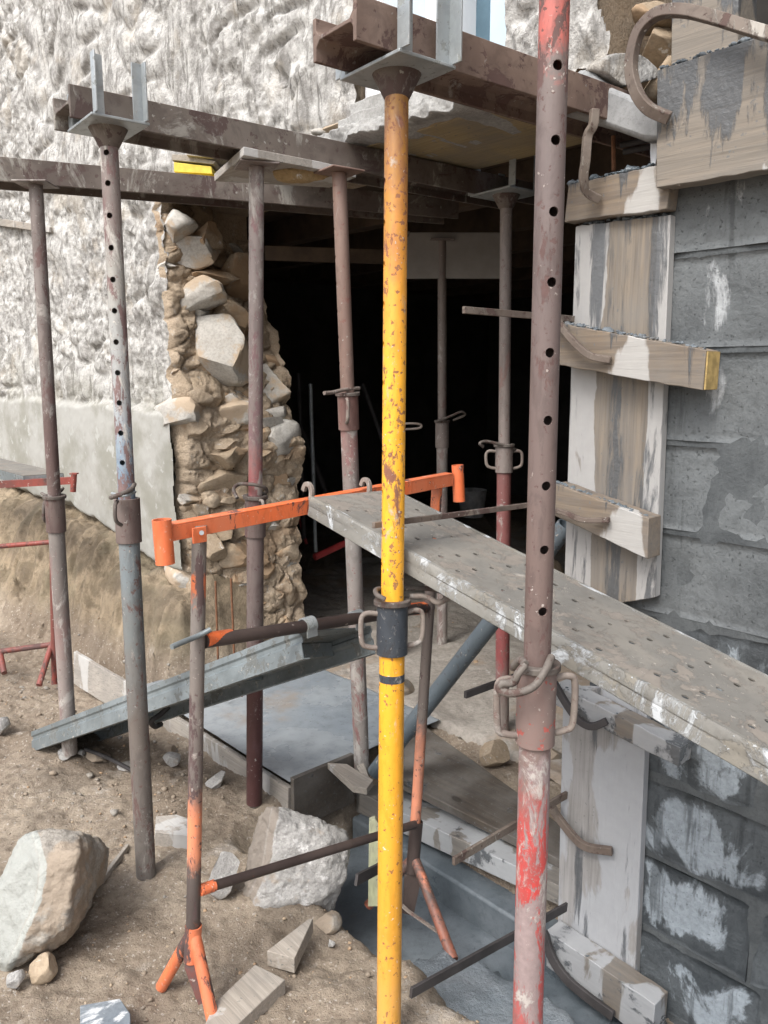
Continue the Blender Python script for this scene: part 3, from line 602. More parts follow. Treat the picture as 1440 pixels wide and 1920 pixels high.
for i, (px, py, dp, wp, hp, mt) in enumerate(js):
    # sit each stone on the jamb surface at this depth
    d = ray(px, py); p = d * ((K + dp) / d.dot(NI)); dist = p.dot(FWD)
    wv, hv = wp / F * dist, hp / F * dist
    mb = shift(rockmesh((wv * 1.45, wv * 1.2, hv * 1.28), 100 + i, 4, 16, .14, .035, rot=(random.uniform(-.25, .25), random.uniform(-.3, .3), R(-35 + random.uniform(-20, 20)))), p + ray(px, py).normalized() * wv * .50)
    o = build('stone', mb, M[mt], wall, smooth=28, fixn=False)
rj = random.Random(12)
for i in range(95):
    z0 = rj.uniform(-1.35, .70); v0 = rj.uniform(.06, .95); a = int(v0 * 83); b_ = int((z0 + 1.62) / .0085); b_ = min(max(b_, 0), jam.shape[1] - 1)
    sz = rj.choice((.05, .07, .09, .12, .15)); p = Vector(jam[a, b_])
    mb = shift(rockmesh((sz * rj.uniform(.9, 1.5), sz * rj.uniform(.8, 1.1), sz * rj.uniform(.5, .85)), 500 + i, 4, 15, .12, .04, rot=(rj.uniform(-.3, .3), rj.uniform(-.35, .35), R(42 + rj.uniform(-25, 25)))), p - W * sz * .24)
    build('stone', mb, M[rj.choice(('stone', 'stone2', 'stone2', 'mortar'))], wall, smooth=28, fixn=False)
# stones proud of the render and in the upper right wall
for i, (px, py, D, wp, hp, mt) in enumerate([(655, 235, .0, 100, 60, 'stone'), (620, 232, .02, 60, 22, 'stone2'), (600, 250, .0, 26, 18, 'stone'), (1140, 132, .0, 84, 60, 'stone'), (1222, 150, -.16, 80, 90, 'stone2'), (1228, 80, -.16, 80, 70, 'stone2'),
      (1208, 18, -.14, 80, 60, 'stone2'), (690, 262, -.05, 60, 36, 'stone'), (1235, 215, -.3, 50, 44, 'stone2'), (505, 190, -.01, 90, 60, 'stone'), (560, 130, .0, 130, 100, 'stone'), (430, 118, -.01, 80, 50, 'stone')]):
    p = atB(px, py, D); dist = p.dot(FWD); wv, hv = wp / F * dist, hp / F * dist
    th = .10 if i in (9, 10, 11) else .2
    build('stone', shift(rockmesh((wv * 1.2, th, hv), 300 + i, 4, 7, .08, .03, rot=(0, 0, R(-47))), p + NI * th * .3), M['facade'] if i in (9, 10, 11, 3) else M[mt], wall, smooth=180, fixn=False)
# ochre rock under the plinth corner
build('stone', shift(rockmesh((.36, .30, .48), 77, 5, 6, .12, .05, rot=(.1, .1, R(-45))), atB(338, 1210, .02) + NI * .10), M['ochre'], wall, smooth=180, fixn=False)
build('stone', shift(rockmesh((.42, .22, .20), 78, 5, 8, .12, .05, rot=(0, .25, R(-45))), atB(330, 1085, .02) + NI * .08), M['stone'], wall, smooth=180, fixn=False)
# timber lintel over a blocked recess, far left
boardB('lintel', [(-60, 400), (92, 425), (92, 436), (-60, 415)], .035, .06, M['oldwood'], '', parent=wall)

# window above the opening
win = wall
sill = MB(); t0, t1 = WS[0], WS[1] + .05
wz0, wz1 = .93, 2.1
def wbox(ta, tb, Da, Db, za, zb): return slabbox(ta, tb, Da, Db, za, zb, MB())
wn = thing('window', 'white framed window with blue grey panes above the propped ledge', 'window', fac(.3, -.05, .9))
for q0, q1_, d0, d1_, nm, mt in ((700, 734, -.20, -.06, 'frame', 'whiteframe'), (734, 818, -.14, -.13, 'pane', 'shutter'), (818, 880, -.20, -.05, 'frame', 'whiteframe'), (880, 922, -.14, -.13, 'pane', 'glass'), (922, 990, -.13, -.09, 'panel', 'shutter')):
    build(nm, wbox(tw(q0), tw(q1_), d0, d1_, wz0 - .02, wz1), M[mt], wn, bevel=.003 if nm != 'pane' else 0)
build('frame', wbox(WS[0], WS[1], -.045, -.02, wz0 - .08, wz0 - .022), M['whiteframe'], wn, bevel=.003)
# crumbling ledge slab under the window and its steps
led = thing('ledge', 'crumbling pale concrete window ledge with stepped mouldings above the opening', 'ledge', fac(.2, .0, .8))
def raggedslab(t0, t1, D0, D1, z0, z1, amp, seed, n=60, m=10):
    ts = np.linspace(t0, t1, n); mb = MB(); prof = []
    k = [(D1, z0), (D0, z0), (D0, (z0 + z1) / 2), (D0, z1), (D1, z1)]
    sec = []
    for a in range(len(k) - 1):
        for j in range(m): sec.append((k[a][0] + (k[a + 1][0] - k[a][0]) * j / m, k[a][1] + (k[a + 1][1] - k[a][1]) * j / m))
    sec.append(k[-1]); A = np.zeros((n, len(sec), 3))
    for i, t in enumerate(ts):
        for j, (d, z) in enumerate(sec): A[i, j] = (t, d, z)
    nz = fbm(A * 12 + seed, 5, seed); nz2 = fbm(A * np.array([8, 3, 3]) + seed, 4, seed + 3)
    out = (A[..., 1] - D1) / (D0 - D1 + 1e-6); A[..., 1] += amp * out * (nz + nz2); A[..., 2] += amp * .5 * nz * out; A[..., 0] += amp * .6 * nz2
    pts = aO + A[..., 0:1] * aW + A[..., 1:2] * aN; pts[..., 2] += A[..., 2]; return gridmesh(pts)
V, Q = raggedslab(-.10, .62, .095, -.25, .752, .80, .040, 3, 140); fastbuild('slab', V, Q, M['ledge'], led)
V, Q = raggedslab(-.04, .62, .055, -.25, .802, .845, .010, 6, 60); fastbuild('step', V, Q, M['ledge'], led)
V, Q = raggedslab(-.02, .62, .015, -.25, .85, .90, .006, 8, 60); fastbuild('step', V, Q, M['ledge'], led)
o = build('soffit_panel', wbox(-.02, .62, -.50, .0, .752, .768), M['yellowply'], origin=fac(.3, -.3, .77), bevel=.002); tag(o, 'yellow shuttering panel facing down under the crumbling ledge', 'shuttering')
# cement pad where the near beam enters the wall
pp = [(1030, 215), (1062, 158), (1085, 128), (1108, 132), (1135, 160), (1180, 178), (1232, 205), (1236, 262), (1205, 262), (1120, 232), (1060, 218)]
o = build('cement_pad', MB().prism([atB(x, y, .03) for x, y in pp], NI * .12), M['pad'], origin=atB(1130, 200, 0), bevel=.012, rough=.006); tag(o, 'smooth grey cement pad packed over the near beam where it enters the stone wall', 'packing')

# ================================================================ THE ROOM BEHIND
def rbox(name, t0, t1, D0, D1, z0, z1, m): return struct(build(name, slabbox(t0, t1, D0, D1, z0, z1, MB()), m))
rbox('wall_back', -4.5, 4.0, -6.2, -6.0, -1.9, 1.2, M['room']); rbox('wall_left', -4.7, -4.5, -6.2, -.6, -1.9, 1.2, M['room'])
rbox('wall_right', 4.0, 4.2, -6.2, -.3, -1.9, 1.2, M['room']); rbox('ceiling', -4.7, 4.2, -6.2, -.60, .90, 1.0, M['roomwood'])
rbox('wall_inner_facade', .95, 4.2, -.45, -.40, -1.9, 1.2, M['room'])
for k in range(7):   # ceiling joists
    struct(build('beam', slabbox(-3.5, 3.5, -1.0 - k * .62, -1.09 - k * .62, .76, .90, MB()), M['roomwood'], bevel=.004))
o = build('shuttering', MB().box((.35, 4.15, .58), (.52, 0, 0), (0, .03, 0), (0, 0, .22)), M['panel'], origin=(.35, 4.15, .6), bevel=.003); tag(o, 'pale grey shuttering panel hanging in the dark room under the ceiling', 'panel')
o = build('shuttering', MB().box((-.15, 4.3, .60), (.9, .2, 0), (0, .03, 0), (0, 0, .07)), M['roomwood'], origin=(-.15, 4.3, .6), bevel=.003); tag(o, 'narrow dark board under the ceiling of the dark room', 'board')

# ================================================================ BLOCK WALL ON THE RIGHT
bw = thing('block_wall', 'new wet grey concrete block wall at the right with pale dry patches', 'wall', fac(1.9, -.1, -1.7))
build('mortar_bed', slabbox(1.00, 4.2, -.30, -.004, -2.1, .50, MB()), M['joint'], bw)
blk_cache = {}
zc = -1.975; row = 0; Hh = .226
while zc < .45:
    h = min(Hh, .51 - zc) - .010; upz = zc > -.62; rec = .0016 if upz else .007; tstart = 1.0 - (row % 2) * .45
    t = tstart
    while t < 4.0:
        a = max(t + .006, 1.004); b = t + .5 - .006
        if b - a > .05:
            n = 22; m = 12; uu = np.linspace(a, b, n); zz = np.linspace(zc + .004, zc + h, m); U, Zb = np.meshgrid(uu, zz, indexing='ij')
            ed = np.minimum.reduce([U - a, b - U, Zb - zc - .004, zc + h - Zb]); D = (.0 if upz else .002) + .008 * fbm(np.stack([U * 2, Zb, Zb * 0], -1) * 6, 5, 77, .6) - rec * np.exp(-ed / (.004 if upz else .007)) + .0022 * fbm(np.stack([U, Zb, Zb * 0], -1) * 22, 4, row) + .004 * vnoise(np.array([[row * 3.3, t * 2, 0]]))[0]
            pts = aO + U[..., None] * aW + D[..., None] * aN; pts[..., 2] += Zb
            V, Q = gridmesh(pts)
            # give the block its depth: side skirts
            rim = [(i, 0) for i in range(n)] + [(n - 1, j) for j in range(1, m)] + [(i, m - 1) for i in range(n - 2, -1, -1)] + [(0, j) for j in range(m - 2, 0, -1)]
            ids = [i * m + j for i, j in rim]; k0 = len(V); V = np.vstack([V, V[ids] - aN * .10]); q2 = [(ids[x], ids[(x + 1) % len(ids)], k0 + (x + 1) % len(ids), k0 + x) for x in range(len(ids))]
            Q = np.vstack([Q, np.array(q2)])
            ob = fastbuild('concrete_block', V, Q, M['blockup'] if upz else M['block'], bw)
            at_r = ob.data.attributes.new('drying', 'FLOAT', 'POINT'); dv_ = np.zeros(len(V)); dv_[:n * m] = (np.clip(np.minimum(np.minimum(U - max(a, 1.17), b - U) / .07, np.minimum(Zb - zc, zc + h - Zb) / .055), -1, 1)).ravel(); at_r.data.foreach_set('value', dv_.astype(np.float32))
        t += .5
    zc += Hh; row += 1

# ================================================================ SLAB, FOOTING, FORMS
def hf(name, t0, t1, D0, D1, z, amp, mat_, edge=.02, step=.012, seed=0, slope=0):
    ts = np.arange(t0, t1, step); ds = np.arange(D0, D1, step); T, Dd = np.meshgrid(ts, ds, indexing='ij'); P = np.stack([T, Dd, T * 0], -1)
    e = np.minimum.reduce([T - t0, t1 - T, Dd - D0, D1 - Dd]) + edge * fbm(P * 7, 4, seed)
    Z = z + slope * (Dd - D0) + amp * fbm(P * 5, 5, seed + 1) + amp * .35 * fbm(P * 28, 3, seed + 2) - .18 * (1 - sstep(-.01, edge * 1.2, e))
    pts = aO + T[..., None] * aW + Dd[..., None] * aN; pts[..., 2] += Z; V, Q = gridmesh(pts); return struct(fastbuild(name, V, Q, mat_))
hf('slab', -1.22, .01, -.45, .345, -1.445, .003, M['slab'], edge=.001, seed=3)
hf('footing', -.02, 3.2, -.06, .44, -1.80, .010, M['footing'], edge=.03, seed=7)
hf('pavement', .70, 2.6, .27, .86, -1.62, .014, M['freshcon'], edge=.07, seed=11)
fb = [(300, 1328), (540, 1478), (540, 1545), (300, 1385)]
boardB('formwork_board', fb, .335, .022, M['whiteboard'], 'grey form board standing on edge along the front of the wet slab', group='form boards round the slab')
c = [atZ(540, 1480, -1.44), atZ(600, 1462, -1.44)]
a_ = fac(-.0, .335, -1.43); b_ = fac(-.0, .05, -1.43)
o = build('formwork_board', MB().prism([a_, b_, b_ - Vector((0, 0, .2)), a_ - Vector((0, 0, .2))], W * .02), M['ply'], origin=a_, bevel=.002); tag(o, 'short grey form board closing the near end of the wet slab', 'board')
M['floor'] = stonemat('brightened_dusty_floor', (.30, .27, .235), (.38, .35, .31), dirt=(.24, .19, .145), dt=.52, spec=(.46, .43, .40), st=.62, off=41, scale=3, bs=.9, bd=.01)  # paler than the yard soil, colour makes up for weaker light indoors
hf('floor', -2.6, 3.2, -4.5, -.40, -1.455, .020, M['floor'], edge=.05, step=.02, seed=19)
struct(build('footing_wall', slabbox(.012, 1.02, -.12, .06, -1.95, -1.69, MB()), M['footing'], bevel=.01))
# pale board leaning at the foot of the bank
p1, p2, p3, p4 = atY(138, 1222, 3.72), atY(300, 1318, 3.42), atY(300, 1385, 3.42), atY(138, 1282, 3.72)
o = build('board', plank4(p1, p2, p3, p4, .02), M['whiteboard'], origin=p4, bevel=.002); tag(o, 'pale board on edge at the foot of the earth bank between the two left props', 'board')
# long board and dark panel along the opening
boardB('board', [(668, 1484), (1066, 1670), (1066, 1706), (668, 1522)], .02, .13, M['threshold'], 'long thick wet board lying along the threshold of the opening with a pale front edge')
ps = [atZ(735, 1318, -1.47), atZ(806, 1368, -1.46), atZ(968, 1484, -1.46), atZ(1075, 1565, -1.46), atZ(1075, 1625, -1.50), atZ(700, 1440, -1.50)]
o = build('panel', MB().prism(ps, (0, 0, -.03)), M['ply'], origin=ps[1], bevel=.002); tag(o, 'dark wet shuttering panel lying flat behind the long threshold board', 'panel')
ps = [atZ(614, 1430, -1.42), atZ(650, 1432, -1.42), atZ(700, 1462, -1.42), atZ(688, 1478, -1.42), atZ(662, 1474, -1.42)]
o = build('offcut', MB().prism(ps, (0, 0, -.025)), M['oldwood'], origin=ps[0], bevel=.002); tag(o, 'pointed pale wood offcut at the foot of the spotted prop', 'offcut')
o = build('offcut', MB().prism([atY(668, 1436, 2.70), atY(682, 1430, 2.72), atY(695, 1466, 2.66), atY(688, 1470, 2.66)], (0, .02, -.01)), M['oldwood'], origin=ps[0], bevel=.002); tag(o, 'short strip of wood leaning on the foot of the spotted prop', 'offcut')

# ================================================================ BOARDS CLAMPED ON THE BLOCK WALL
GB = 'shuttering boards clamped to the block wall'
boardB('formwork_board', [(1079, 424), (1257, 402), (1228, 1120), (1056, 1150)], .030, .027, M['board'], 'upright stained shuttering board with white lime patches covering the end of the block wall', group=GB)
boardB('formwork_board', [(1056, 1290), (1214, 1290), (1190, 1840), (1043, 1840)], .030, .027, M['board_low'], 'upright bleached grey shuttering board below the steel scaffold deck', group=GB)
boardB('formwork_board', [(1232, 132), (1620, 5), (1620, 288), (1230, 352)], .085, .05, M['board_top'], 'wide top shuttering board streaked with dark slurry at the upper right', group=GB)
boardB('formwork_board', [(1066, 346), (1262, 303), (1250, 392), (1058, 416)], .055, .045, M['board_h'], 'short stub board under the big upper right shuttering board, crumbs of mortar on it', group=GB)
w2 = boardB('formwork_board', [(1046, 606), (1324, 656), (1318, 733), (1042, 683)], .095, .062, M['board_h'], 'tilted cross batten with a fresh yellow sawn end, upper of the battens', group=GB)
c = [atB(1324, 656, .095), atB(1318, 733, .095)]; e = W * .004
build('sawn_end', MB().prism([c[0] + W * .002 - Vector((0, 0, .003)), c[1] + W * .002 + Vector((0, 0, .003)), c[1] + W * .002 + NI * .058 + Vector((0, 0, .003)), c[0] + W * .002 + NI * .058 - Vector((0, 0, .003))], e), M['endgrain'], w2)
boardB('formwork_board', [(1036, 905), (1216, 972), (1214, 1048), (1036, 966)], .095, .062, M['board_h'], 'tilted cross batten caked in cement with a whitish end, just above the scaffold deck', group=GB)
boardB('formwork_board', [(1040, 1282), (1276, 1402), (1272, 1438), (1040, 1322)], .095, .062, M['board_wet'], 'dark wet cross batten just below the scaffold deck', group=GB)
boardB('formwork_board', [(1024, 1744), (1228, 1884), (1222, 1960), (1024, 1812)], .105, .07, M['board_wet'], 'lowest cross batten with split pale top at the bottom of the block wall', group=GB)
# mortar crumbs on the boards
def crumbs(name, spots, label, seed, smin=.0025, smax=.009):
    mb = MB(); rg = random.Random(seed)
    for (x0, y0, x1, y1, D, n) in spots:
        for i in range(n):
            k = rg.random(); p = atB(x0 + (x1 - x0) * k, y0 + (y1 - y0) * k, D - rg.random() * .03); s = smin + (smax - smin) * rg.random() ** 3
            if vnoise(np.array([[p.x * 30, p.y * 30, seed + D * 40]]))[0] < -.05: continue
            p = p + Vector((0, 0, rg.uniform(-.006, .004)))
            r = rockmesh((s * 1.6, s * 1.3, s), rg.randrange(9999), 2, 4, .1, .02); r = shift(r, p); mb.add(r.v, r.f)
        n_ = 90; P0 = atB(x0, y0, D - .014); P1 = atB(x1, y1, D - .014); pts_ = [P0.lerp(P1, a / n_) for a in range(n_ + 1)]
        sc_ = [max(.02, .22 + 1.5 * float(fbm(np.array([[a * .11, seed, D * 50 + x0]]), 4, 3, .7)[0])) for a in range(n_ + 1)]
        rg_ = MB().sweep(pts_, [(.017 * math.cos(q), .0085 * math.sin(q)) for q in np.linspace(0, 6.28, 9)[:-1]], scales=sc_); rg_.v = [tuple(np.array(v) + .004 * float(vnoise(np.array([np.array(v) * 120]))[0])) for v in rg_.v]; mb.add(rg_.v, rg_.f)
    o = build(name, mb, M['footing'], smooth=180, fixn=False, origin=mb.v[0]); stuff(o); return o
crumbs('debris', [(1070, 345, 1225, 309, .05, 90), (1240, 128, 1440, 66, .08, 120), (1060, 606, 1200, 630, .09, 120), (1200, 630, 1322, 654, .09, 70), (1085, 420, 1250, 402, .03, 120), (1040, 903, 1215, 968, .09, 120), (1045, 1282, 1270, 1398, .09, 90), (1060, 1765, 1225, 1880, .10, 90)], '', 5)
# splinters on the big board
mb = MB()
for i in range(9):
    p = atB(1240 + i * 6, 350 - i * 1, .08); mb.sweep([p, p + W * random.uniform(.01, .035) + Vector((0, 0, random.uniform(-.004, .002)))], [(-.001, -.001), (.001, -.001), (0, .001)])
stuff(build('splinters', mb, M['oldwood'], origin=atB(1240, 350, .08)))
# timber post at the upper right, dark opening beside it
o = boardB('timber_post', [(1262, -160), (1386, -195), (1384, 100), (1258, 128)], -.10, .10, M['board_top'], 'squared timber post standing behind the top shuttering board', 'post')
o = build('foam_strip', shift(rockmesh((.02, .03, .13), 5, 3, 3), atB(1228, 268, -.02)), M['polystyrene'], origin=atB(1228, 268, -.02), smooth=180, fixn=False); tag(o, 'bright white foam lump in the gap left of the top shuttering board', 'foam')

# ================================================================ NEEDLE BEAMS
def ibeam(name, p0, p1, label, mat_, zb, H=.082, Wd=.15, group='steel beams carried by the props'):
    """rolled I section laid on its side: two upright flanges and a flat web"""
    p0 = Vector((p0[0], p0[1], zb)); p1 = Vector((p1[0], p1[1], zb)); d = (p1 - p0).normalized(); b = Vector((-d.y, d.x, 0))
    th, tw = .011, .008; r = .012
    prof = [(0, 0), (th, 0), (th, H / 2 - tw / 2 - r), (th + r * .3, H / 2 - tw / 2 - r * .3), (th + r, H / 2 - tw / 2), (Wd - th - r, H / 2 - tw / 2), (Wd - th, H / 2 - tw / 2 - r), (Wd - th, 0), (Wd, 0), (Wd, H), (Wd - th, H),
            (Wd - th, H / 2 + tw / 2 + r), (Wd - th - r, H / 2 + tw / 2), (th + r, H / 2 + tw / 2), (th, H / 2 + tw / 2 + r), (th, H), (0, H)]
    mb = MB(); n = len(prof); vs = [q + b * a + Vector((0, 0, z)) for q in (p0, p1) for a, z in prof]; fs = [(i, (i + 1) % n, (i + 1) % n + n, i + n) for i in range(n)]
    ce = [(0, 1, 2, 14, 15, 16), (2, 3, 4, 13, 14), (4, 5, 12, 13), (5, 6, 11, 12), (6, 7, 8, 9, 10, 11)]
    fs += ce + [tuple(x + n for x in f[::-1]) for f in ce]; mb.add(vs, fs)
    o = build(name, mb, mat_, origin=p0, bevel=.0015, smooth=50); return tag(o, label, 'beam', group)
ZB1, ZB3 = .665, .630
def line2(pxa, ya, pxb, yb, z):  # two points at height z seen at these pixels
    return atZ(pxa, ya, z), atZ(pxb, yb, z)
b1a = atZ(133, 219, ZB1); b1b = atZ(1010, 385, ZB1); ibeam('steel_beam', b1a, b1b, 'long rusty steel beam carried by the blue chipped prop and running into the opening', M['beam'], ZB1)
b2a = atZ(-260, 318, ZB1); b2b = atZ(860, 410, ZB1); ibeam('steel_beam', b2a, b2b, 'rusty steel beam farthest left, resting on the leftmost prop beside the jamb', M['beam'], ZB1)
b3a = atZ(668, 74, ZB3); b3b = atZ(1330, 283, ZB3); ibeam('steel_beam', b3a, b3b, 'near rust red steel beam overhead carried by the yellow prop', M['beam_red'], ZB3)

# ================================================================ STEEL PROPS
def prop(label, base, top, zc, m_low, m_up, m_col, m_pin, rl=.030, ru=.024, hole_ang=0, hole_z=(), handles=False, head='plate', collar_h=.13, flange=True, hole_r=.0075, yaw=0, hand_r=.006, headrot=0):
    base, top = Vector(base), Vector(top); ax = (top - base).normalized()
    P = thing('steel_prop', label, 'prop', base, 'adjustable steel props')
    def at(z): return base + ax * ((z - base.z) / ax.z)
    pc = at(zc)                                   # top of the collar
    build('outer_tube', MB().tube(base, at(zc - .01), rl, 32, wall=.004), m_low, P)
    o = build('inner_tube', MB().tube(at(zc - .25), top, ru, 40, wall=.004, segs=1), m_up, P)
    dv = Vector((math.cos(R(hole_ang)), math.sin(R(hole_ang)), 0)); cm = MB()
    for z in hole_z: q = at(z); cm.tube(q - dv * .06, q + dv * .06, hole_r, 14)
    if hole_z: cut(o, cm)
    build('collar', MB().tube(at(zc - collar_h), at(zc), rl + .0065, 32, wall=.006), m_col, P, bevel=.0012)
    if flange: build('collar_ring', MB().tube(at(zc), at(zc + .012), rl + .013, 32, wall=.016), M['pin'], P, bevel=.002)
    if handles:
        for s in (-1, 1):
            sd_ = Vector((math.cos(R(yaw)), math.sin(R(yaw)), 0)) * s; r0 = rl + .004; a = at(zc - .018); b = at(zc - collar_h + .02)
            build('handle', MB().rod([a + sd_ * r0, a + sd_ * (r0 + .026) + Vector((0, 0, .002)), a + sd_ * (r0 + .038) - Vector((0, 0, .012)), b + sd_ * (r0 + .036) + Vector((0, 0, .012)), b + sd_ * (r0 + .022), b + sd_ * r0 - Vector((0, 0, .004))], hand_r), M['pinpale'], P)
    if head == 'plate': build('head_plate', MB().box(top + Vector((0, 0, .003)), Matrix.Rotation(R(headrot), 3, 'Z') @ Vector((.12, 0, 0)), Matrix.Rotation(R(headrot), 3, 'Z') @ Vector((0, .12, 0)), (0, 0, .006)), m_up, P, bevel=.002)
    return P, at
def pinrod(P, pts, r, m): return build('pin', MB().rod(pts, r), m, P)
def zof(px, py, Y): return atY(px, py, Y).z
def forkhead(P, top, d, wdt, h_up, ln=.13, ang=.032):
    """plate with four upright galvanised angles that hold the beam"""
    b = Vector((-d.y, d.x, 0)); c = Vector(top)
    q = c + Vector((0, 0, .006))
    build('head_plate', MB().box(q - Vector((0, 0, .004)), d * (ln + .05), b * (wdt + .05), (0, 0, .007)), M['galv'], P, bevel=.0015)
    build('head_box', MB().tube(Vector(top) - Vector((0, 0, .05)), Vector(top) - Vector((0, 0, .001)), .026, 24, r1=.052), M['beam'], P)
    for sx in (-1, 1):
        for sy in (-1, 1):
            p = q + d * (ln / 2 * sx) + b * ((wdt / 2 + .012) * sy); mb = MB()
            up = Vector((0, 0, h_up if sy < 0 else .094)); th = .004
            mb.box(p + up / 2 - d * (ang / 2 * sx) * 0, d * ang, b * th, up); mb.box(p + up / 2 + d * (ang / 2 * sx) - b * (ang / 2 * sy) * -1, d * th, b * ang, up)
            build('upright', mb, M['galv'], P, bevel=.0008)

# leftmost prop
b, t = atZ(131, 1412, -1.53), None; Y = b.y; t = atZ(67, 347, .655)
prop('brown and cement grey steel prop farthest left, under the left beam', b, t, zof(97, 928, 3.1), M['p1low'], M['p1up'], M['tealcollar'], M['pin'], hole_ang=12, hole_z=[-.36 + .1 * k for k in range(10)], collar_h=.13)
P1 = bpy.context.scene.objects['steel_prop']
pinrod(P1, [atY(78, 925, 3.05), atY(92, 930, 3.02), atY(112, 922, 3.04), atY(118, 916, 3.1)], .006, M['pin'])
build('handle', MB().rod([atY(84, 940, 3.04), atY(82, 950, 3.02), atY(82, 972, 3.02), atY(88, 980, 3.05)], .006), M['pin'], P1)
# blue prop
b = atZ(274, 1640, -1.545); t = atZ(203, 247, .648)
def holes_px(lst, P0, P1):  # heights of the holes seen at these picture heights
    out = []
    for py in lst:
        d = ray(0, py); lo, hi = 0, 1
        for _ in range(40):
            k = (lo + hi) / 2; q = P0.lerp(P1, k); yy = 960 - F * q.dot(UP) / q.dot(FWD)
            if yy > py: lo = k
            else: hi = k
        out.append(P0.lerp(P1, (lo + hi) / 2).z)
    return out
PB, at_ = prop('steel prop chipped blue at its middle and white above, under the long rusty beam', b, t, holes_px([934], b, t)[0], M['bluelow'], M['blueup'], M['tealcollar'], M['pin'], hole_ang=88, hole_z=holes_px([290, 347, 407, 467, 526, 584, 642, 699, 755, 811, 866], b, t), head='fork', flange=False, hole_r=.008)
d1 = (Vector((b1b.x, b1b.y, 0)) - Vector((b1a.x, b1a.y, 0))).normalized(); forkhead(PB, t + Vector((0, 0, .008)), d1, .15, .145, ln=.105, ang=.028)
pinrod(PB, [atY(208, 933, 2.24), atY(222, 928, 2.20), atY(245, 918, 2.22), atY(252, 908, 2.3)], .0065, M['pin'])
pinrod(PB, [atY(210, 925, 2.24), atY(232, 930, 2.20), atY(254, 922, 2.24)], .004, M['galv'])
build('handle', MB().rod([atY(220, 940, 2.24), atY(216, 948, 2.21), atY(217, 975, 2.21), atY(228, 985, 2.23)], .0055), M['pin'], PB)
# prop beside the jamb
b = atZ(477, 1505, -1.55); t = atZ(481, 313, .632)
P3, at_ = prop('mauve and dark red steel prop in front of the broken stone jamb', b, t, holes_px([935], b, t)[0], M['p3low'], M['p3up'], M['tealcollar'], M['pin'], rl=.029, ru=.0235, hole_ang=12, hole_z=holes_px([405, 441, 476, 511, 547, 582, 617, 652, 687, 721, 755, 789, 823, 857], b, t), hole_r=.006, headrot=20)
q = at_(holes_px([918], b, t)[0])
pinrod(P3, [atY(445, 934, q.y - .09), atY(438, 918, q.y - .06), atY(448, 908, q.y - .01), atY(470, 908, q.y - .05), atY(494, 913, q.y - .04), atY(500, 922, q.y), atY(490, 928, q.y + .03)], .006, M['pin'])
build('handle', MB().rod([atY(487, 938, q.y - .03), atY(493, 942, q.y - .06), atY(494, 970, q.y - .06), atY(488, 980, q.y - .04)], .0055), M['pinpale'], P3)
# spotted prop in the middle
b = atZ(679, 1452, -1.50); t = atZ(636, 324, .632)
P4, at_ = prop('red brown prop with a pale spotted lower tube, left of the yellow prop', b, t, holes_px([742], b, t)[0], M['p4low'], M['p4up'], M['p4collar'], M['pin'], rl=.029, ru=.0235, hole_ang=12, hole_z=holes_px([380, 431, 483, 533, 584, 633, 682], b, t), hole_r=.0065, headrot=35, collar_h=.115)
q = at_(holes_px([732], b, t)[0])
pinrod(P4, [atY(608, 737, q.y - .12), atY(622, 736, q.y - .09), atY(650, 730, q.y - .03), atY(673, 728, q.y + .02)], .0065, M['pinpale'])
build('handle', MB().rod([atY(650, 748, q.y - .035), atY(652, 752, q.y - .06), atY(652, 785, q.y - .06), atY(650, 793, q.y - .035)], .006), M['pinpale'], P4)
# yellow prop
b = atY(729, 1925, 1.655); t = atZ(744, 149, .606)
PY, at_ = prop('bright yellow steel prop with a black collar in the middle of the site', b, t, holes_px([1134], b, t)[0], M['yellow'], M['yellow_rusty'], M['black'], M['pin'], rl=.0285, ru=.0252, hole_ang=10, hole_z=holes_px([342, 420, 497, 572, 647, 720, 850, 925, 1000, 1060], b, t), hole_r=.0085, handles=True, head='fork', collar_h=.112, yaw=12)
d3 = (Vector((b3b.x, b3b.y, 0)) - Vector((b3a.x, b3a.y, 0))).normalized(); forkhead(PY, t + Vector((0, 0, .010)), d3, .15, .20, ln=.10, ang=.036)
bt = at_(holes_px([1262], b, t)[0]); bb = at_(holes_px([1276], b, t)[0]); build('band', MB().tube(bb, bt, .0292, 32), M['black'], PY)
yz = at_(holes_px([1120], b, t)[0]).y
pinrod(PY, [atY(722, 1124, yz - .05), atY(706, 1114, yz - .04), atY(710, 1104, yz + .01), atY(760, 1104, yz + .05), atY(805, 1104, yz + .06), atY(832, 1112, yz + .04), atY(836, 1124, yz + .02)], .0055, M['pin'])
pinrod(PY, [atY(768, 1118, yz + .03), atY(800, 1119, yz + .03), atY(822, 1130, yz + .01), atY(846, 1117, yz + .02)], .0065, M['pinpale'])
# big red prop, nearest
b = atY(989, 1925, 1.30); t = atY(1041, -40, 1.33); dirv = (b - t).normalized(); b = b + dirv * ((b.z + 1.60) / -dirv.z); t2 = t - dirv * .14
PR, at_ = prop('large rusty red steel prop nearest the camera with a looped pin and big handles', b, t2, holes_px([1254], b, t2)[0], M['redlow'], M['redup'], M['redcollar'], M['pin'], rl=.0275, ru=.0232, hole_ang=98, hole_z=holes_px([2, 132, 270, 402, 532, 662, 787, 908, 1026, 1140], b, t2), hole_r=.0078, handles=True, collar_h=.135, yaw=8, hand_r=.0062)
yr = at_(holes_px([1250], b, t2)[0]).y
pinrod(PR, [atY(985, 1246, yr - .05), atY(972, 1262, yr - .055), atY(962, 1280, yr - .05), atY(940, 1282, yr - .05), atY(938, 1295, yr - .05), atY(965, 1300, yr - .065), atY(1000, 1288, yr - .06), atY(1022, 1258, yr - .05), atY(1034, 1232, yr - .02)], .0068, M['pin'])
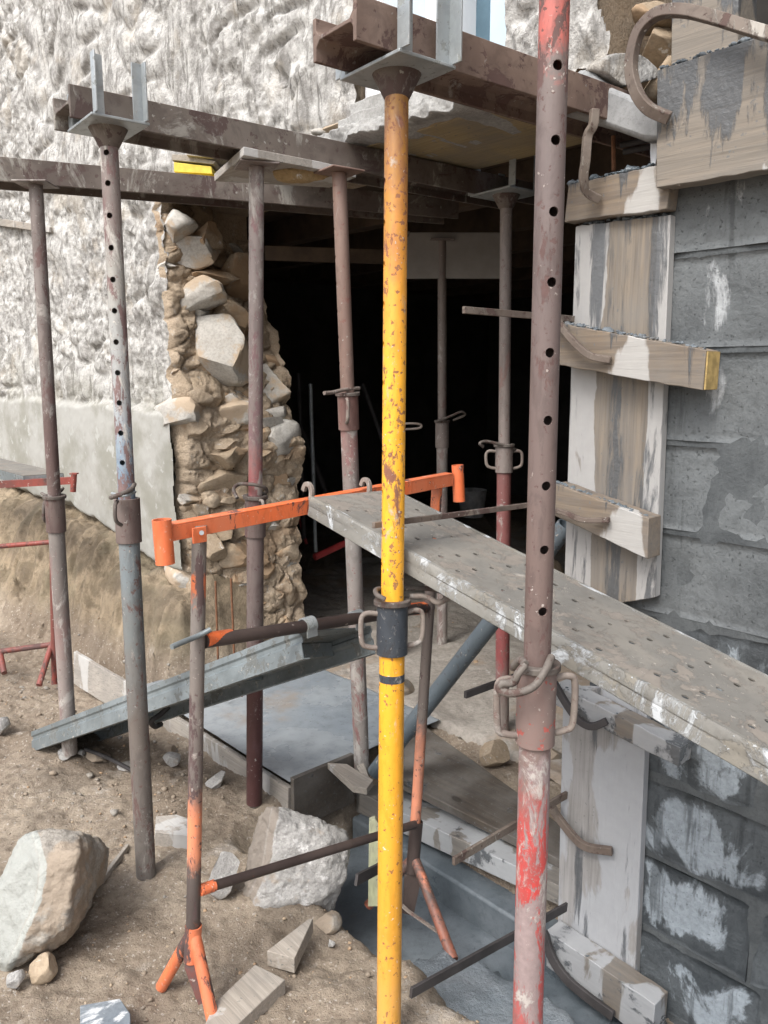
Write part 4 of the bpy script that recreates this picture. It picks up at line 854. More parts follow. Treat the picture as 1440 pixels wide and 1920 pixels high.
pinrod(PR, [atY(985, 1246, yr - .05), atY(975, 1238, yr - .03), atY(962, 1252, yr + .0)], .0068, M['pin'])
# props inside the room
b = atZ(941, 1392, -1.49); t = atZ(949, 376, .64)
P7, at_ = prop('dim rusty prop with side handles standing in the opening, right of the orange frame', b, t, holes_px([838], b, t)[0], M['dimred'], M['dim'], M['dim'], M['pin'], rl=.028, ru=.0225, handles=True, collar_h=.10, head='fork')
yq = at_(-.2).y; pinrod(P7, [atY(906, 838, yq - .06), atY(900, 831, yq - .07), atY(915, 828, yq - .05), atY(955, 838, yq - .03), atY(972, 846, yq + .02)], .006, M['pin'])
forkhead(P7, t + Vector((0, 0, .02)), d1, .155, .13)
b = atZ(829, 1212, -1.47); t = atZ(829, 452, .65)
P8, at_ = prop('far dim grey prop with a bent pin deep in the dark opening', b, t, holes_px([792], b, t)[0], M['p1low'], M['dim'], M['dim'], M['pin'], rl=.029, ru=.0225, collar_h=.13, hole_ang=12, hole_z=holes_px([500, 560, 620, 680, 740], b, t), hole_r=.006)
yq = at_(-.2).y; pinrod(P8, [atY(820, 790, yq - .05), atY(845, 780, yq - .07), atY(865, 772, yq - .08), atY(872, 778, yq - .05), atY(850, 788, yq + .03)], .006, M['pin'])
b = atZ(741, 1235, -1.47); t = atZ(744, 440, .65)
P9, at_ = prop('steel prop deep in the dark opening hidden behind the yellow prop', b, t, holes_px([808], b, t)[0], M['dim'], M['dim'], M['dim'], M['pin'], rl=.028, ru=.0225)
yq = at_(-.2).y; pinrod(P9, [atY(750, 795, yq - .05), atY(775, 794, yq - .05), atY(790, 797, yq - .04), atY(785, 803, yq - .04), atY(755, 805, yq - .03)], .006, M['pinpale'])
# slanting blue tube
a = atZ(703, 1448, -1.47); b = atB(1062, 985, -.14)
o = build('slanting_tube', MB().tube(a, b, .030, 32, wall=.004), M['bluetube'], origin=a); tag(o, 'blue grey steel tube slanting up from the slab behind the scaffold deck', 'tube')

# ================================================================ SOFFIT BOARD, WEDGES
zt = .632 + .007
A = atZ(402, 340, zt); Bp = atZ(457, 291, zt)
o = build('shuttering_board', MB().prism([A, Bp, atZ(600, 318, zt), atZ(668, 333, zt), atZ(618, 352, zt)], (0, 0, .024)), M['whiteboard'], origin=A, bevel=.0015); tag(o, 'wide pale shuttering board lying on the props under the stone wall', 'board')
o = build('rubble_lump', shift(rockmesh((.20, .12, .05), 41, 4, 6, .2, .10), atZ(560, 328, .632)), M['ochre'], origin=atZ(560, 328, .62), smooth=180, fixn=False); tag(o, 'brown crumbly mortar stuck under the shuttering board', 'mortar')
def wedge(pxs, Y, h, dy, m, lab, cat='wedge', name='wooden_wedge'):
    ps = [atY(x, y, Y) for x, y in pxs]; o = build(name, MB().prism(ps, (0.0, dy, 0)), m, origin=ps[0], bevel=.0015); tag(o, lab, cat)
wedge([(326, 304), (396, 312), (398, 326), (326, 322)], 3.42, .03, .12, M['wedge'], 'upper yellow wedge on the left beam')
wedge([(308, 325), (400, 334), (400, 340), (318, 331)], 3.34, .03, .18, M['wedge'], 'thin lower yellow wedge lying on the left beam')
wedge([(350, 275), (424, 283), (398, 296), (350, 291)], 3.40, .03, .15, M['oldwood'], 'grey wood packing above the yellow wedges')
wedge([(322, 289), (350, 290), (404, 302), (400, 308), (322, 300)], 3.42, .03, .15, M['oldwood'], 'pale wood packing lying on the upper yellow wedge')

# ================================================================ ORANGE TRESTLE AND SCAFFOLD DECK
YL, YR = 1.81, 2.39
T = thing('orange_trestle', 'orange painted steel trestle carrying the perforated scaffold deck', 'trestle', (atY(360, 1790, YL)))
rl0 = atY(302, 1000, YL - .07); rl1 = atY(858, 903, YR + .05)
dr = (rl1 - rl0); dr_h = Vector((dr.x, dr.y, 0)).normalized(); bk = Vector((-dr_h.y, dr_h.x, 0))
def rail(p, q): # angle iron: a leg facing us and a top leg
    mb = MB(); L = (q - p); dn = Vector((0, 0, -.034)); mb.prism([p, q, q + dn, p + dn], bk * .004); mb.prism([p + Vector((0, 0, .0005)), q + Vector((0, 0, .0005)), q + bk * .034 + Vector((0, 0, .0005)), p + bk * .034 + Vector((0, 0, .0005))], (0, 0, .004)); return mb
build('rail', rail(atY(318, 988, YL - .05), atY(850, 890, YR + .03)), M['orange'], T, bevel=.0008)
so1 = MB().tube(atY(303, 974, YL - .06), atY(310, 1057, YL - .06), .0215, 32, wall=.003); build('socket', so1, M['orange'], T)
so2 = MB().tube(atY(858, 872, YR + .05), atY(861, 940, YR + .05), .0185, 32, wall=.003); build('socket', so2, M['orange'], T)
lp0, lp1 = atY(374, 985, YL + .01), atY(362, 1745, YL - .04)
lpost = build('post', MB().tube(lp1, lp0, .0172, 28), M['orange_worn'], T)
build('lug', MB().box(atY(374, 1003, YL - .02), dr_h * .036, bk * .005, (0, 0, .036)), M['orange'], lpost, bevel=.001)
build('bolt', MB().tube(atY(378, 999, YL - .024), atY(378, 999, YL - .033), .0055, 12), M['galv'], lpost)
rp0, rp1 = atY(820, 905, YR + .02), atY(775, 1602, YR - .10)
rpost = build('post', MB().tube(rp1, rp0, .0165, 28), M['orange_post'], T)
build('sleeve', MB().tube(atY(773, 1635, YR - .11), atY(781, 1540, YR - .09), .0205, 24, wall=.003), M['bar_dark'], T)
build('crossbar', MB().tube(atY(384, 1203, YL + .01), atY(808, 1138, YR - .01), .0165, 24), M['bar_dark'], T)
build('sleeve', MB().tube(atY(386, 1200, YL + .01), atY(432, 1193, YL + .07), .0180, 24), M['orange'], T)
build('sleeve', MB().tube(atY(766, 1143, YR - .06), atY(802, 1139, YR - .01), .0190, 24), M['orange'], T)
build('crossbar', MB().tube(atY(378, 1668, YL - .03), atY(778, 1546, YR - .13), .0125, 20), M['bar_dark'], T)
build('sleeve', MB().tube(atY(376, 1669, YL - .035), atY(402, 1660, YL - .01), .0145, 24), M['orange'], T)
build('pin', MB().rod([atY(322, 1213, YL - .09), atY(345, 1203, YL - .06), atY(370, 1193, YL - .025), atY(395, 1180, YL - .01)], .0065), M['galv_plank'], T)
# feet
def foot(p, ends, sl):
    for e in ends: build('leg', MB().tube(p, e, .0155, 22), M['orange'] if sl else M['orange_post'], T)
foot(atY(362, 1740, YL - .04), [Vector(atZ(404, 1935, -1.56))], True); foot(atY(362, 1745, YL - .04), [Vector(atZ(303, 1850, -1.55))], True)
build('collar', MB().tube(atY(360, 1800, YL - .045), atY(363, 1735, YL - .04), .0205, 24, wall=.003), M['orange'], T)
build('web', MB().prism([atY(352, 1770, YL - .05), atY(346, 1815, YL - .06), atY(372, 1885, YL - .09), atY(383, 1880, YL - .09), atY(370, 1770, YL - .05)], (0, .006, 0)), M['trestle_red'], T)
foot(atY(776, 1605, YR - .10), [Vector(atY(850, 1800, 2.02))], False)
foot(atY(774, 1610, YR - .10), [Vector(atY(690, 1698, 2.30))], False)
build('web', MB().prism([atY(758, 1640, YR - .12), atY(754, 1712, YR - .14), atY(775, 1718, YR - .14), atY(792, 1640, YR - .12)], (0, .006, 0)), M['bar_dark'], T)
build('brace', MB().flat([atY(735, 1680, 2.27), atY(765, 1708, 2.22), atY(822, 1748, 2.10)], .012, .005, up=(0, 1, 0), smooth=1), M['pinpale'], T)

# the deck
C1 = atY(584, 932, 1.99); C1n = atY(1440, 1412, 1.19); dl = (C1n - C1); 
wv = Vector((.165, .225, 0)); dln = dl.normalized(); wv = wv - dln * wv.dot(dln); wv = wv.normalized() * .30
nrm = dln.cross(wv).normalized();
if nrm.z < 0: nrm = -nrm
Lk = 1.70; th = .052
DK = thing('scaffold_deck', 'perforated steel scaffold plank caked with cement running from the orange trestle to the right edge', 'scaffold plank', C1)
topm = MB(); n = 40
ctr = C1 + dln * Lk / 2 + wv / 2 - nrm * .0015
o = build('deck_plate', MB().box(ctr, dln * Lk, wv * .985, nrm * .003), M['deck'], DK)
cm = MB(); wn_ = wv.normalized(); rw = 0; s = .10
while s < Lk - .03:
    for j, u in enumerate((.035, .085, .135, .19, .245) if rw % 2 == 0 else (.06, .11, .165, .22)):
        q = C1 + dln * (s + u * .18 + random.uniform(-.002, .002)) + wn_ * u; cm.tube(q - nrm * .03, q + nrm * .03, random.choice((.0055, .0072, .0072)), 12)
    s += .105 if rw % 2 == 0 else .075; rw += 1
cut(o, cm)
def side(off, inward):
    mb = MB(); m = 60; rings = []
    for i in range(m + 1):
        c0 = C1 + dln * (Lk * i / m) + wv * off; j = .0012 * vnoise(np.array([[i * .7, off * 9, 3]]))[0]; iw = inward
        sec = [(0, .0012), (-.0025, -.004), (-.003 + j, -.020), (-.001 - j, -.024), (-.003 + j, -.034), (-.002, -th + .003), (0.002, -th), (.018, -th), (.018, -th + .003), (.004, -th + .003), (.002, -.004), (.010, -.0005), (.010, .0012)]
        rings.append([c0 + wn_ * (a * iw) + nrm * bz for a, bz in sec])
    k = len(rings[0]); vs = [v for r_ in rings for v in r_]; fs = [(i * k + j, i * k + (j + 1) % k, (i + 1) * k + (j + 1) % k, (i + 1) * k + j) for i in range(m) for j in range(k)]
    fs += [tuple(range(k)), tuple(m * k + x for x in range(k))[::-1]]; return mb.add(vs, fs)
build('side_rail', side(0, 1), M['deckside'], DK, smooth=25); build('side_rail', side(1, -1), M['deckside'], DK, smooth=25)
build('end_plate', MB().box(C1 + wv / 2 - nrm * (th / 2 + .002) - dln * .0015, dln * .003, wv * .98, nrm * (th - .006)), M['deckside'], DK)
for u in (.02, .70):
    c0 = C1 + wv * u - dln * .004
    pts = [c0 + dln * .012 - nrm * .045, c0 - nrm * .012, c0 + nrm * .012 - dln * .006, c0 + nrm * .024 - dln * .018, c0 + nrm * .020 - dln * .032, c0 + nrm * .002 - dln * .036]
    build('hook', MB().flat(pts, .010, .012, up=wn_), M['pinpale'], DK, bevel=.001)

# ================================================================ GALVANISED CHANNEL LEANING ON THE TRESTLE
GC = thing('steel_channel_plank', 'galvanised steel plank sloping from the ground up to its hooks on the orange trestle', 'scaffold plank', atY(60, 1375, 3.3))
E0 = atZ(58, 1372, -1.49); E1 = atY(560, 1178, 2.03); E1b = atY(686, 1160, 2.21)
dl2 = (E0 - E1).normalized(); wv2 = (E1b - E1); wv2 = wv2 - dl2 * wv2.dot(dl2); wv2 = wv2.normalized() * .26; n2 = dl2.cross(wv2).normalized()
if n2.z < 0: n2 = -n2
# roll it a little so that its near lip stands lower
rot = Matrix.Rotation(R(5), 3, dl2); wv2 = rot @ wv2; n2 = rot @ n2
if n2.z < 0: n2 = -n2
L2 = (E0 - E1).length; w2n = wv2.normalized()
def chan(off, inw, m=24, dep=.082):
    sec = [(0, .0), (0, -.018), (.006, -.024), (.006, -.034), (0, -.040), (0, -dep), (.022, -dep), (.022, -dep + .003), (.003, -dep + .003), (.003, -.042), (.009, -.035), (.009, -.023), (.003, -.017), (.003, -.003), (.02, -.003), (.02, 0)]
    mb = MB(); k = len(sec); vs = []
    for i in range(m + 1): c0 = E1 + dl2 * (L2 * i / m) + wv2 * off; vs += [c0 + w2n * (a * inw) + n2 * b_ for a, b_ in sec]
    fs = [(i * k + j, i * k + (j + 1) % k, (i + 1) * k + (j + 1) % k, (i + 1) * k + j) for i in range(m) for j in range(k)] + [tuple(range(k)), tuple(m * k + x for x in range(k))[::-1]]; return mb.add(vs, fs)
build('side_rail', chan(0, 1), M['galv_plank'], GC, smooth=30); build('side_rail', chan(1, -1), M['galv_plank'], GC, smooth=30)
build('deck_plate', MB().box(E1 + dl2 * L2 / 2 + wv2 / 2 - n2 * .006, dl2 * L2, wv2 * .92, n2 * .003), M['galv_plank'], GC)
for k in range(5): build('cross_rib', MB().box(E1 + dl2 * (L2 * (.1 + .2 * k)) + wv2 / 2 - n2 * .03, dl2 * .03, wv2 * .95, n2 * .04), M['galv_plank'], GC)
for (x, y, YY) in ((577, 1172, 2.045), (668, 1159, 2.175)):
    p = atY(x, y, YY); dd_ = (atY(808, 1138, YR) - atY(384, 1203, YL)).normalized(); bb_ = Vector((-dd_.y, dd_.x, 0)).normalized(); arc = []
    for a in range(-30, 220, 25): arc.append(p + (-bb_) * (math.cos(R(a)) * .0205) + Vector((0, 0, 1)) * (math.sin(R(a)) * .0205))
    arc = [arc[0] - Vector((0, 0, .018))] + arc
    build('hook', MB().sweep(crom(arc, 3), [(-.002, -.017), (.002, -.017), (.002, .017), (-.002, .017)], up=dd_), M['galv'], GC)
# round bar and rod under it
o = build('bent_rod', MB().rod([atY(500, 1262, 2.7), atY(560, 1238, 2.7), atY(600, 1218, 2.7), atY(622, 1210, 2.7), atY(626, 1225, 2.7), atY(612, 1240, 2.7), atY(598, 1236, 2.75)], .006), M['pinpale'], origin=atY(560, 1238, 2.7)); tag(o, 'pale bent iron rod with a looped end over the wet slab', 'rod')
o = build('bent_bracket', MB().rod([atY(320, 1322, 2.9), atY(300, 1340, 2.88), atY(284, 1352, 2.86), atY(290, 1362, 2.9), atY(302, 1358, 2.95)], .010), M['darkiron'], origin=atY(300, 1340, 2.9)); tag(o, 'dark bent iron hook between the galvanised plank and the form board', 'hook')
# rebars
for i, (x0, y0, x1, y1) in enumerate([(404, 1090, 410, 1178), (433, 1085, 441, 1178), (421, 1285, 426, 1314), (450, 1270, 454, 1306)]):
    Yb = 3.45 if i < 2 else 3.35; o = build('rebar', MB().tube(atY(x1, y1 + (95 if i < 2 else 0), Yb), atY(x0, y0, Yb), .005, 10), M['rebar'], origin=atY(x1, y1, Yb)); tag(o, ['left rusty rebar standing tall before the broken jamb', 'right rusty rebar standing tall before the broken jamb', 'left short rusty rebar stub in the wet slab', 'right short rusty rebar stub in the wet slab'][i], 'rebar', 'rebars sticking out of the slab')

# ================================================================ RED TRESTLE AND DECK AT FAR LEFT
YT = 3.85
T2 = thing('red_trestle', 'dull red steel trestle at the far left behind the leftmost prop', 'trestle', atZ(100, 1290, -1.5))
def aq(x, y, dy=0): return atY(x, y, YT + dy)
pr = [aq(-90, 909), aq(140, 896)]; mb = MB(); mb.prism([pr[0], pr[1], pr[1] - Vector((0, 0, .03)), pr[0] - Vector((0, 0, .03))], (0, .004, 0)); mb.prism([pr[0], pr[1], pr[1] + Vector((0, .03, 0)), pr[0] + Vector((0, .03, 0))], (0, 0, .004))
build('rail', mb, M['trestle_red'], T2)
build('socket', MB().tube(aq(139, 887), aq(137, 922), .014, 20, wall=.003), M['trestle_red'], T2); build('socket_flange', MB().box(aq(139, 888), (.035, 0, 0), (0, .03, 0), (0, 0, .006)), M['trestle_red'], T2)
build('post', MB().tube(aq(98, 905), aq(103, 1285, -.03), .017, 20), M['trestle_red'], T2)
build('crossbar', MB().tube(aq(-90, 1032), aq(99, 1016), .012, 18), M['trestle_red'], T2); build('crossbar', MB().tube(aq(-90, 1234), aq(100, 1208), .014, 18), M['trestle_red'], T2)
build('leg', MB().tube(aq(98, 1205), aq(73, 1285, -.18), .014, 18), M['trestle_red'], T2); build('leg', MB().tube(aq(0, 1222), aq(8, 1262, -.1), .014, 18), M['trestle_red'], T2)
DK2 = thing('scaffold_deck', 'grey steel scaffold plank resting on the dull red trestle by the plinth', 'scaffold plank', aq(60, 890))
q1, q2 = aq(44, 893), aq(118, 888, .12); dv = (fac(-3, 0, 0) - fac(-1, 0, 0)).normalized(); wv3 = (q2 - q1); 
build('deck_plate', MB().prism([q1, q2, q2 + dv * 1.8, q1 + dv * 1.8], (0, 0, .003)), M['deck'], DK2); build('side_rail', MB().prism([q1, q1 + dv * 1.8, q1 + dv * 1.8 - Vector((0, 0, .05)), q1 - Vector((0, 0, .05))], wv3.normalized() * .004), M['galv_plank'], DK2)
build('side_rail', MB().prism([q2, q2 + dv * 1.8, q2 + dv * 1.8 - Vector((0, 0, .05)), q2 - Vector((0, 0, .05))], wv3.normalized() * .004), M['galv_plank'], DK2); build('end_plate', MB().prism([q1, q2, q2 - Vector((0, 0, .04)), q1 - Vector((0, 0, .04))], dv * .004), M['galv'], DK2)

# ================================================================ MASON'S CLAMPS
GC_ = "mason's clamps gripping the shuttering boards"
def clamp(label, bar, hook, mat_=None, wd=.022, th=.009, tip=None):
    """flat iron bar standing out from the wall and a forged hook biting the board"""
    C = thing('mason_clamp', label, 'clamp', hook[0] if hook else bar[0], GC_)
    if bar: build('bar', MB().flat(bar, wd, th, up=(0, 0, 1), smooth=1), mat_ or M['ironbar'], C, bevel=.001)
    if hook: build('jaw', MB().flat(hook, wd * 1.05, th * 1.7, up=(0, .2, 1), smooth=6), mat_ or M['ironbar'], C, bevel=.002)
    return C
def outfrom(px, py, pxe, D0=.03):
    """from the board straight out of the wall until the bar end shows at column pxe"""
    a = atB(px, py, D0); lo, hi = 0, 1.6
    for _ in range(40):
        k = (lo + hi) / 2; q = a + NO * k; x = 720 + F * q.x / q.dot(FWD)
        if x > pxe: lo = k
        else: hi = k
    return a, a + NO * lo
def pB(pts): return [atB(x, y, D) for x, y, D in pts]
def barpx(px, py, pxe, pye, D0=.03):
    a, e = outfrom(px, py, pxe, D0); e2 = atY(pxe, pye, e.y); return [a, e2]
clamp('big curved clamp arching over the top shuttering board', None, pB([(1470, 72, .13), (1400, 52, .13), (1335, 32, .13), (1278, 20, .13), (1232, 26, .13), (1200, 56, .13), (1186, 98, .13), (1184, 138, .13), (1196, 178, .13), (1218, 205, .12), (1255, 222, .10)]), wd=.024, th=.012)
clamp('small hooked clamp hanging in front of the stub board', None, pB([(1115, 205, .13), (1112, 235, .13), (1102, 255, .13), (1098, 300, .13), (1094, 335, .12), (1100, 360, .10), (1124, 374, .07)]), wd=.018, th=.012)
clamp('clamp whose straight bar reaches into the dark, on the upper batten', barpx(1075, 598, 869, 581), pB([(1045, 600, .12), (1060, 622, .125), (1085, 650, .125), (1110, 668, .12), (1145, 675, .105)]), wd=.016)
clamp('clamp with long rod across the scaffold deck, on the batten above the deck', barpx(1060, 938, 700, 985), pB([(1030, 955, .12), (1060, 962, .125), (1095, 975, .125), (1143, 975, .11)]), wd=.013)
clamp('clamp half hidden by the red prop, on the dark batten below the deck', barpx(1060, 1235, 872, 1303), pB([(1036, 1275, .12), (1062, 1320, .125), (1085, 1350, .125), (1110, 1362, .12), (1138, 1352, .105)]), M['darkiron'], wd=.018)
clamp('clamp with a cement crusted jaw on the bleached upright board', barpx(1062, 1490, 850, 1615), pB([(1030, 1502, .05), (1045, 1530, .06), (1075, 1568, .065), (1100, 1588, .065), (1148, 1596, .045)]), wd=.022)
clamp('lowest clamp with a black flat bar pointing down left over the wet concrete', barpx(1062, 1700, 770, 1862, .10), pB([(1018, 1745, .12), (1035, 1795, .125), (1062, 1835, .125), (1100, 1868, .125), (1150, 1905, .12)]), M['darkiron'], wd=.026, th=.008)
o = build('rebar_bundle', MB().tube(atB(1165, 272, -.15), atB(1235, 258, -.15), .008, 10).tube(atB(1170, 285, -.17), atB(1235, 272, -.17), .008, 10), M['darkiron'], origin=atB(1200, 275, -.15)); tag(o, 'two dark reinforcing bars in the gap left of the top shuttering board', 'rebar')
o = build('threaded_rod', MB().tube(atB(1150, 255, -.1), atB(1151, 320, -.1), .006, 10), M['rebar'], origin=atB(1150, 320, -.1)); tag(o, 'thin upright rusty rod beside the small hooked clamp', 'rod')

# ================================================================ BOULDERS, OFFCUTS AND DEBRIS ON THE GROUND
def rock(px, py, wp, hp, label, m, seed, dep=1.0, name='boulder', cat='rock', sink=.12, rot=(0, 0, 0), sub=5, grp=None, cuts=9, amp=.08, fine=.03):
    """px, py = middle of the foot of the rock in the picture"""
    p = atZ(px, py, -1.55); p = atZ(px, py, gz(p.x, p.y)); dist = p.dot(FWD); wv = wp / F * dist; hv = hp / F * dist
    mb = rockmesh((wv, wv * dep, hv), seed, sub, cuts, amp, fine, rot); mb = shift(mb, p + Vector((0, wv * dep * .42, hv * (.5 - sink))))
    o = build(name, mb, M[m], origin=p, smooth=180, fixn=False); return tag(o, label, cat, grp)
def hullrock(outline, front, Y0, back, label, mats, ridge, seed, amp=.016, fine=.009, vox=.006):
    """a broken block: its outline at one distance, corner points standing nearer, and its back"""
    c = Vector((0, 0, 0)); pts = []
    for k, (x, y) in enumerate(outline):
        pts.append(atY(x, y, Y0 + (0 if y > sum(q[1] for q in outline) / len(outline) else .07)))
    cen = sum(pts, Vector()) / len(pts); bp_ = [cen + (p - cen) * .80 + Vector((0, back, -.11 if p.z > cen.z else .0)) for p in pts]
    pts += [atY(x, y, Y0 + dy) for x, y, dy in front] + bp_
    bm = bmesh.new(); [bm.verts.new(p) for p in pts]; r = bmesh.ops.convex_hull(bm, input=bm.verts); loose = [v for v in bm.verts if not v.link_faces]; bmesh.ops.delete(bm, geom=loose, context='VERTS')
    me = bpy.data.meshes.new('tmp'); bm.to_mesh(me); bm.free(); o = bpy.data.objects.new('tmp', me); COL.objects.link(o)
    md = o.modifiers.new('r', 'REMESH'); md.mode = 'VOXEL'; md.voxel_size = vox; md2 = o.modifiers.new('s', 'SMOOTH'); md2.iterations = 1
    bpy.context.view_layer.update(); me2 = bpy.data.meshes.new_from_object(o.evaluated_get(bpy.context.evaluated_depsgraph_get())); bpy.data.objects.remove(o)
    v = np.empty(len(me2.vertices) * 3); me2.vertices.foreach_get('co', v); v = v.reshape(-1, 3); nn = np.empty(len(v) * 3); me2.vertices.foreach_get('normal', nn); nn = nn.reshape(-1, 3)
    v = v + nn * (amp * fbm(v * 9 + seed, 5, seed) + fine * fbm(v * 40 + seed, 4, seed + 5, .65) + .006 * np.abs(fbm(v * 16, 4, seed + 8)))[:, None]
    og = np.array(atY(outline[-1][0], outline[-1][1], Y0)); me2.vertices.foreach_set('co', (v - og).ravel()); me2.polygons.foreach_set('use_smooth', [True] * len(me2.polygons)); me2.update()
    me2.materials.append(M[mats]); q = v; dd_ = q @ np.array(FWD); X_ = 720 + F * q[:, 0] / dd_; Y_ = 960 - F * (q @ np.array(UP)) / dd_
    xr = np.interp(Y_, [a[1] for a in ridge], [a[0] for a in ridge]); ca = np.clip((xr - X_) / 22 + .4, 0, 2) * (q[:, 1] < Y0 + .14)
    at_r = me2.attributes.new('coat', 'FLOAT', 'POINT'); at_r.data.foreach_set('value', ca.astype(np.float32))
    o = bpy.data.objects.new('boulder', me2); COL.objects.link(o); o.location = og; tag(o, label, 'rock')
hullrock([(28, 1588), (62, 1560), (88, 1555), (150, 1562), (169, 1592), (165, 1655), (150, 1722), (128, 1766), (62, 1808), (20, 1834), (-12, 1830), (-40, 1795), (-25, 1700), (5, 1640)],
         [(80, 1588, -.02), (88, 1640, -.05), (62, 1725, -.09), (18, 1805, -.10), (148, 1600, -.03), (120, 1745, -.08)], 1.93, .22, 'large dusty boulder with a whitewashed edge at the lower left', 'boulder_coat', [(70, 1555), (88, 1620), (78, 1690), (55, 1740), (18, 1830)], 3)
hullrock([(484, 1530), (500, 1512), (532, 1513), (585, 1532), (648, 1562), (657, 1592), (650, 1642), (624, 1716), (600, 1722), (560, 1722), (500, 1732), (456, 1702), (458, 1680), (470, 1602)],
         [(520, 1535, .0), (512, 1600, -.03), (478, 1694, -.05), (610, 1580, -.0), (606, 1690, -.05), (540, 1712, -.04)], 2.18, .22, 'big white boulder beneath the lower bar of the orange trestle', 'white_coat', [(525, 1510), (515, 1560), (505, 1620), (470, 1700), (455, 1740)], 5)
rock(418, 1692, 68, 98, 'smaller pale rock left of the big white boulder', 'boulder', 33, .8)
rock(610, 1757, 62, 40, 'flat grey rock at the foot of the big white boulder', 'boulder2', 35, .8)
rock(68, 1850, 62, 60, 'round brown rock leaning on the large dusty boulder', 'stone2', 36, .8)
rock(25, 1862, 34, 44, 'small pale rock at the left edge below the large boulder', 'boulder', 37)
rock(100, 1750, 90, 60, 'low rubble heap at the foot of the dusty boulder', 'boulder2', 39)
rock(403, 1482, 40, 34, 'white stone beside the form board', 'boulder', 44)
rock(-8, 1388, 40, 46, 'pale rock cut by the left edge of the yard', 'boulder', 45)
rock(318, 1440, 36, 26, 'pale stone near the foot of the blue prop', 'boulder', 46); rock(320, 1415, 26, 20, 'little grey stone by the form board', 'boulder2', 47)
rock(118, 1425, 30, 22, 'white stone at the foot of the leftmost prop', 'boulder', 48); rock(152, 1420, 16, 14, 'tiny white stone right of the leftmost prop foot', 'boulder', 49)
rock(178, 1432, 50, 20, 'flat pale stone behind the blue prop', 'boulder2', 50); rock(232, 1450, 36, 16, 'small flat stone left of the blue prop', 'boulder', 51)
rock(620, 1778, 17, 12, 'tiny white pebble right of the wooden wedge', 'boulder', 52, sub=3)
rock(465, 1225, 10, 8, 'tiny grey pebble at the jamb foot', 'boulder', 53, sub=3)
rock(930, 1450, 60, 60, 'brown stone on the room floor behind the big red prop', 'stone2', 54); rock(1040, 1440, 50, 34, 'pale stone on the room floor beside the bleached board', 'boulder2', 55)
rock(1030, 1100, 60, 60, 'dark rubble stone by the slanting tube', 'stone2', 56)
rock(745, 1312, 70, 40, 'flat stone on the room floor behind the yellow prop', 'boulder2', 57)
def chunk(pts, ext, m, label, name='offcut', cat='offcut', bevel=.002, rough=.001):
    o = build(name, MB().prism(pts, ext), m, origin=pts[0], bevel=bevel, rough=rough); return tag(o, label, cat)
G0 = -1.545
# wooden wedge
a, b_, c_ = atZ(500, 1783, G0 + .035), atZ(552, 1797, G0 + .035), atZ(585, 1722, G0 + .045)
chunk([a, b_, c_ + Vector((.003, 0, 0)), c_ - Vector((.01, 0, 0))], (0, 0, -.045), M['oldwood'], 'grey wooden wedge lying in front of the big white boulder', 'wooden_wedge', 'wedge')
a, b_, c_, d_ = atZ(395, 1925, G0 + .02), atZ(420, 1930, G0 + .02), atZ(535, 1838, G0 + .03), atZ(480, 1812, G0 + .03)
chunk([atZ(402, 1880, G0 + .03), atZ(478, 1808, G0 + .03), atZ(535, 1836, G0 + .03), atZ(430, 1935, G0 + .03), atZ(380, 1930, G0 + .03)], (0, 0, -.04), M['oldwood'], 'muddy plank end sticking into view at the bottom', 'offcut', 'offcut')
chunk([atZ(290, 1560, G0 + .05), atZ(352, 1566, G0 + .05), atZ(352, 1534, G0 + .05), atZ(330, 1528, G0 + .06), atZ(292, 1530, G0 + .05)], (0, 0, -.06), M['whiteboard'], 'split pale wood block between the blue prop and the orange trestle', 'offcut', 'offcut', rough=.004)
chunk([atZ(178, 1655, G0 + .02), atZ(190, 1652, G0 + .02), atZ(243, 1582, G0 + .02), atZ(236, 1582, G0 + .02)], (0, 0, -.02), M['oldwood'], 'splinter of grey wood beside the large dusty boulder', 'offcut', 'offcut')
chunk([atZ(150, 1885, -1.50), atZ(225, 1872, -1.50), atZ(245, 1900, -1.50), atZ(245, 1960, -1.50), atZ(150, 1960, -1.50)], (0, 0, -.08), M['bluegrey'], 'blue grey concrete block with white paint at the bottom left', 'block_piece', 'block')
# stake, upright
s0 = atY(700, 1700, 2.16); s1 = atY(702, 1540, 2.24)
o = build('stake', MB().prism([atY(690, 1700, 2.2), atY(711, 1700, 2.2), atY(711, 1545, 2.26), atY(703, 1536, 2.26), atY(692, 1540, 2.26)], (0, .022, 0)), M['stake'], origin=s0, bevel=.0015); tag(o, 'greenish upright wooden stake just left of the yellow prop', 'stake')
o = build('iron_bar', MB().flat([atY(668, 1650, 1.95), atY(735, 1615, 2.15)], .03, .008, smooth=1), M['darkiron'], origin=atY(700, 1630, 2.05)); tag(o, 'dark flat iron end poking out left of the yellow prop near the stake', 'iron bar')
o = build('iron_bar', MB().rod([atZ(160, 1405, -1.52), atZ(200, 1420, -1.51), atZ(262, 1452, -1.52)], .008), M['darkiron'], origin=atZ(200, 1420, -1.52)); tag(o, 'thin dark iron bar lying on the earth behind the blue prop', 'iron bar')
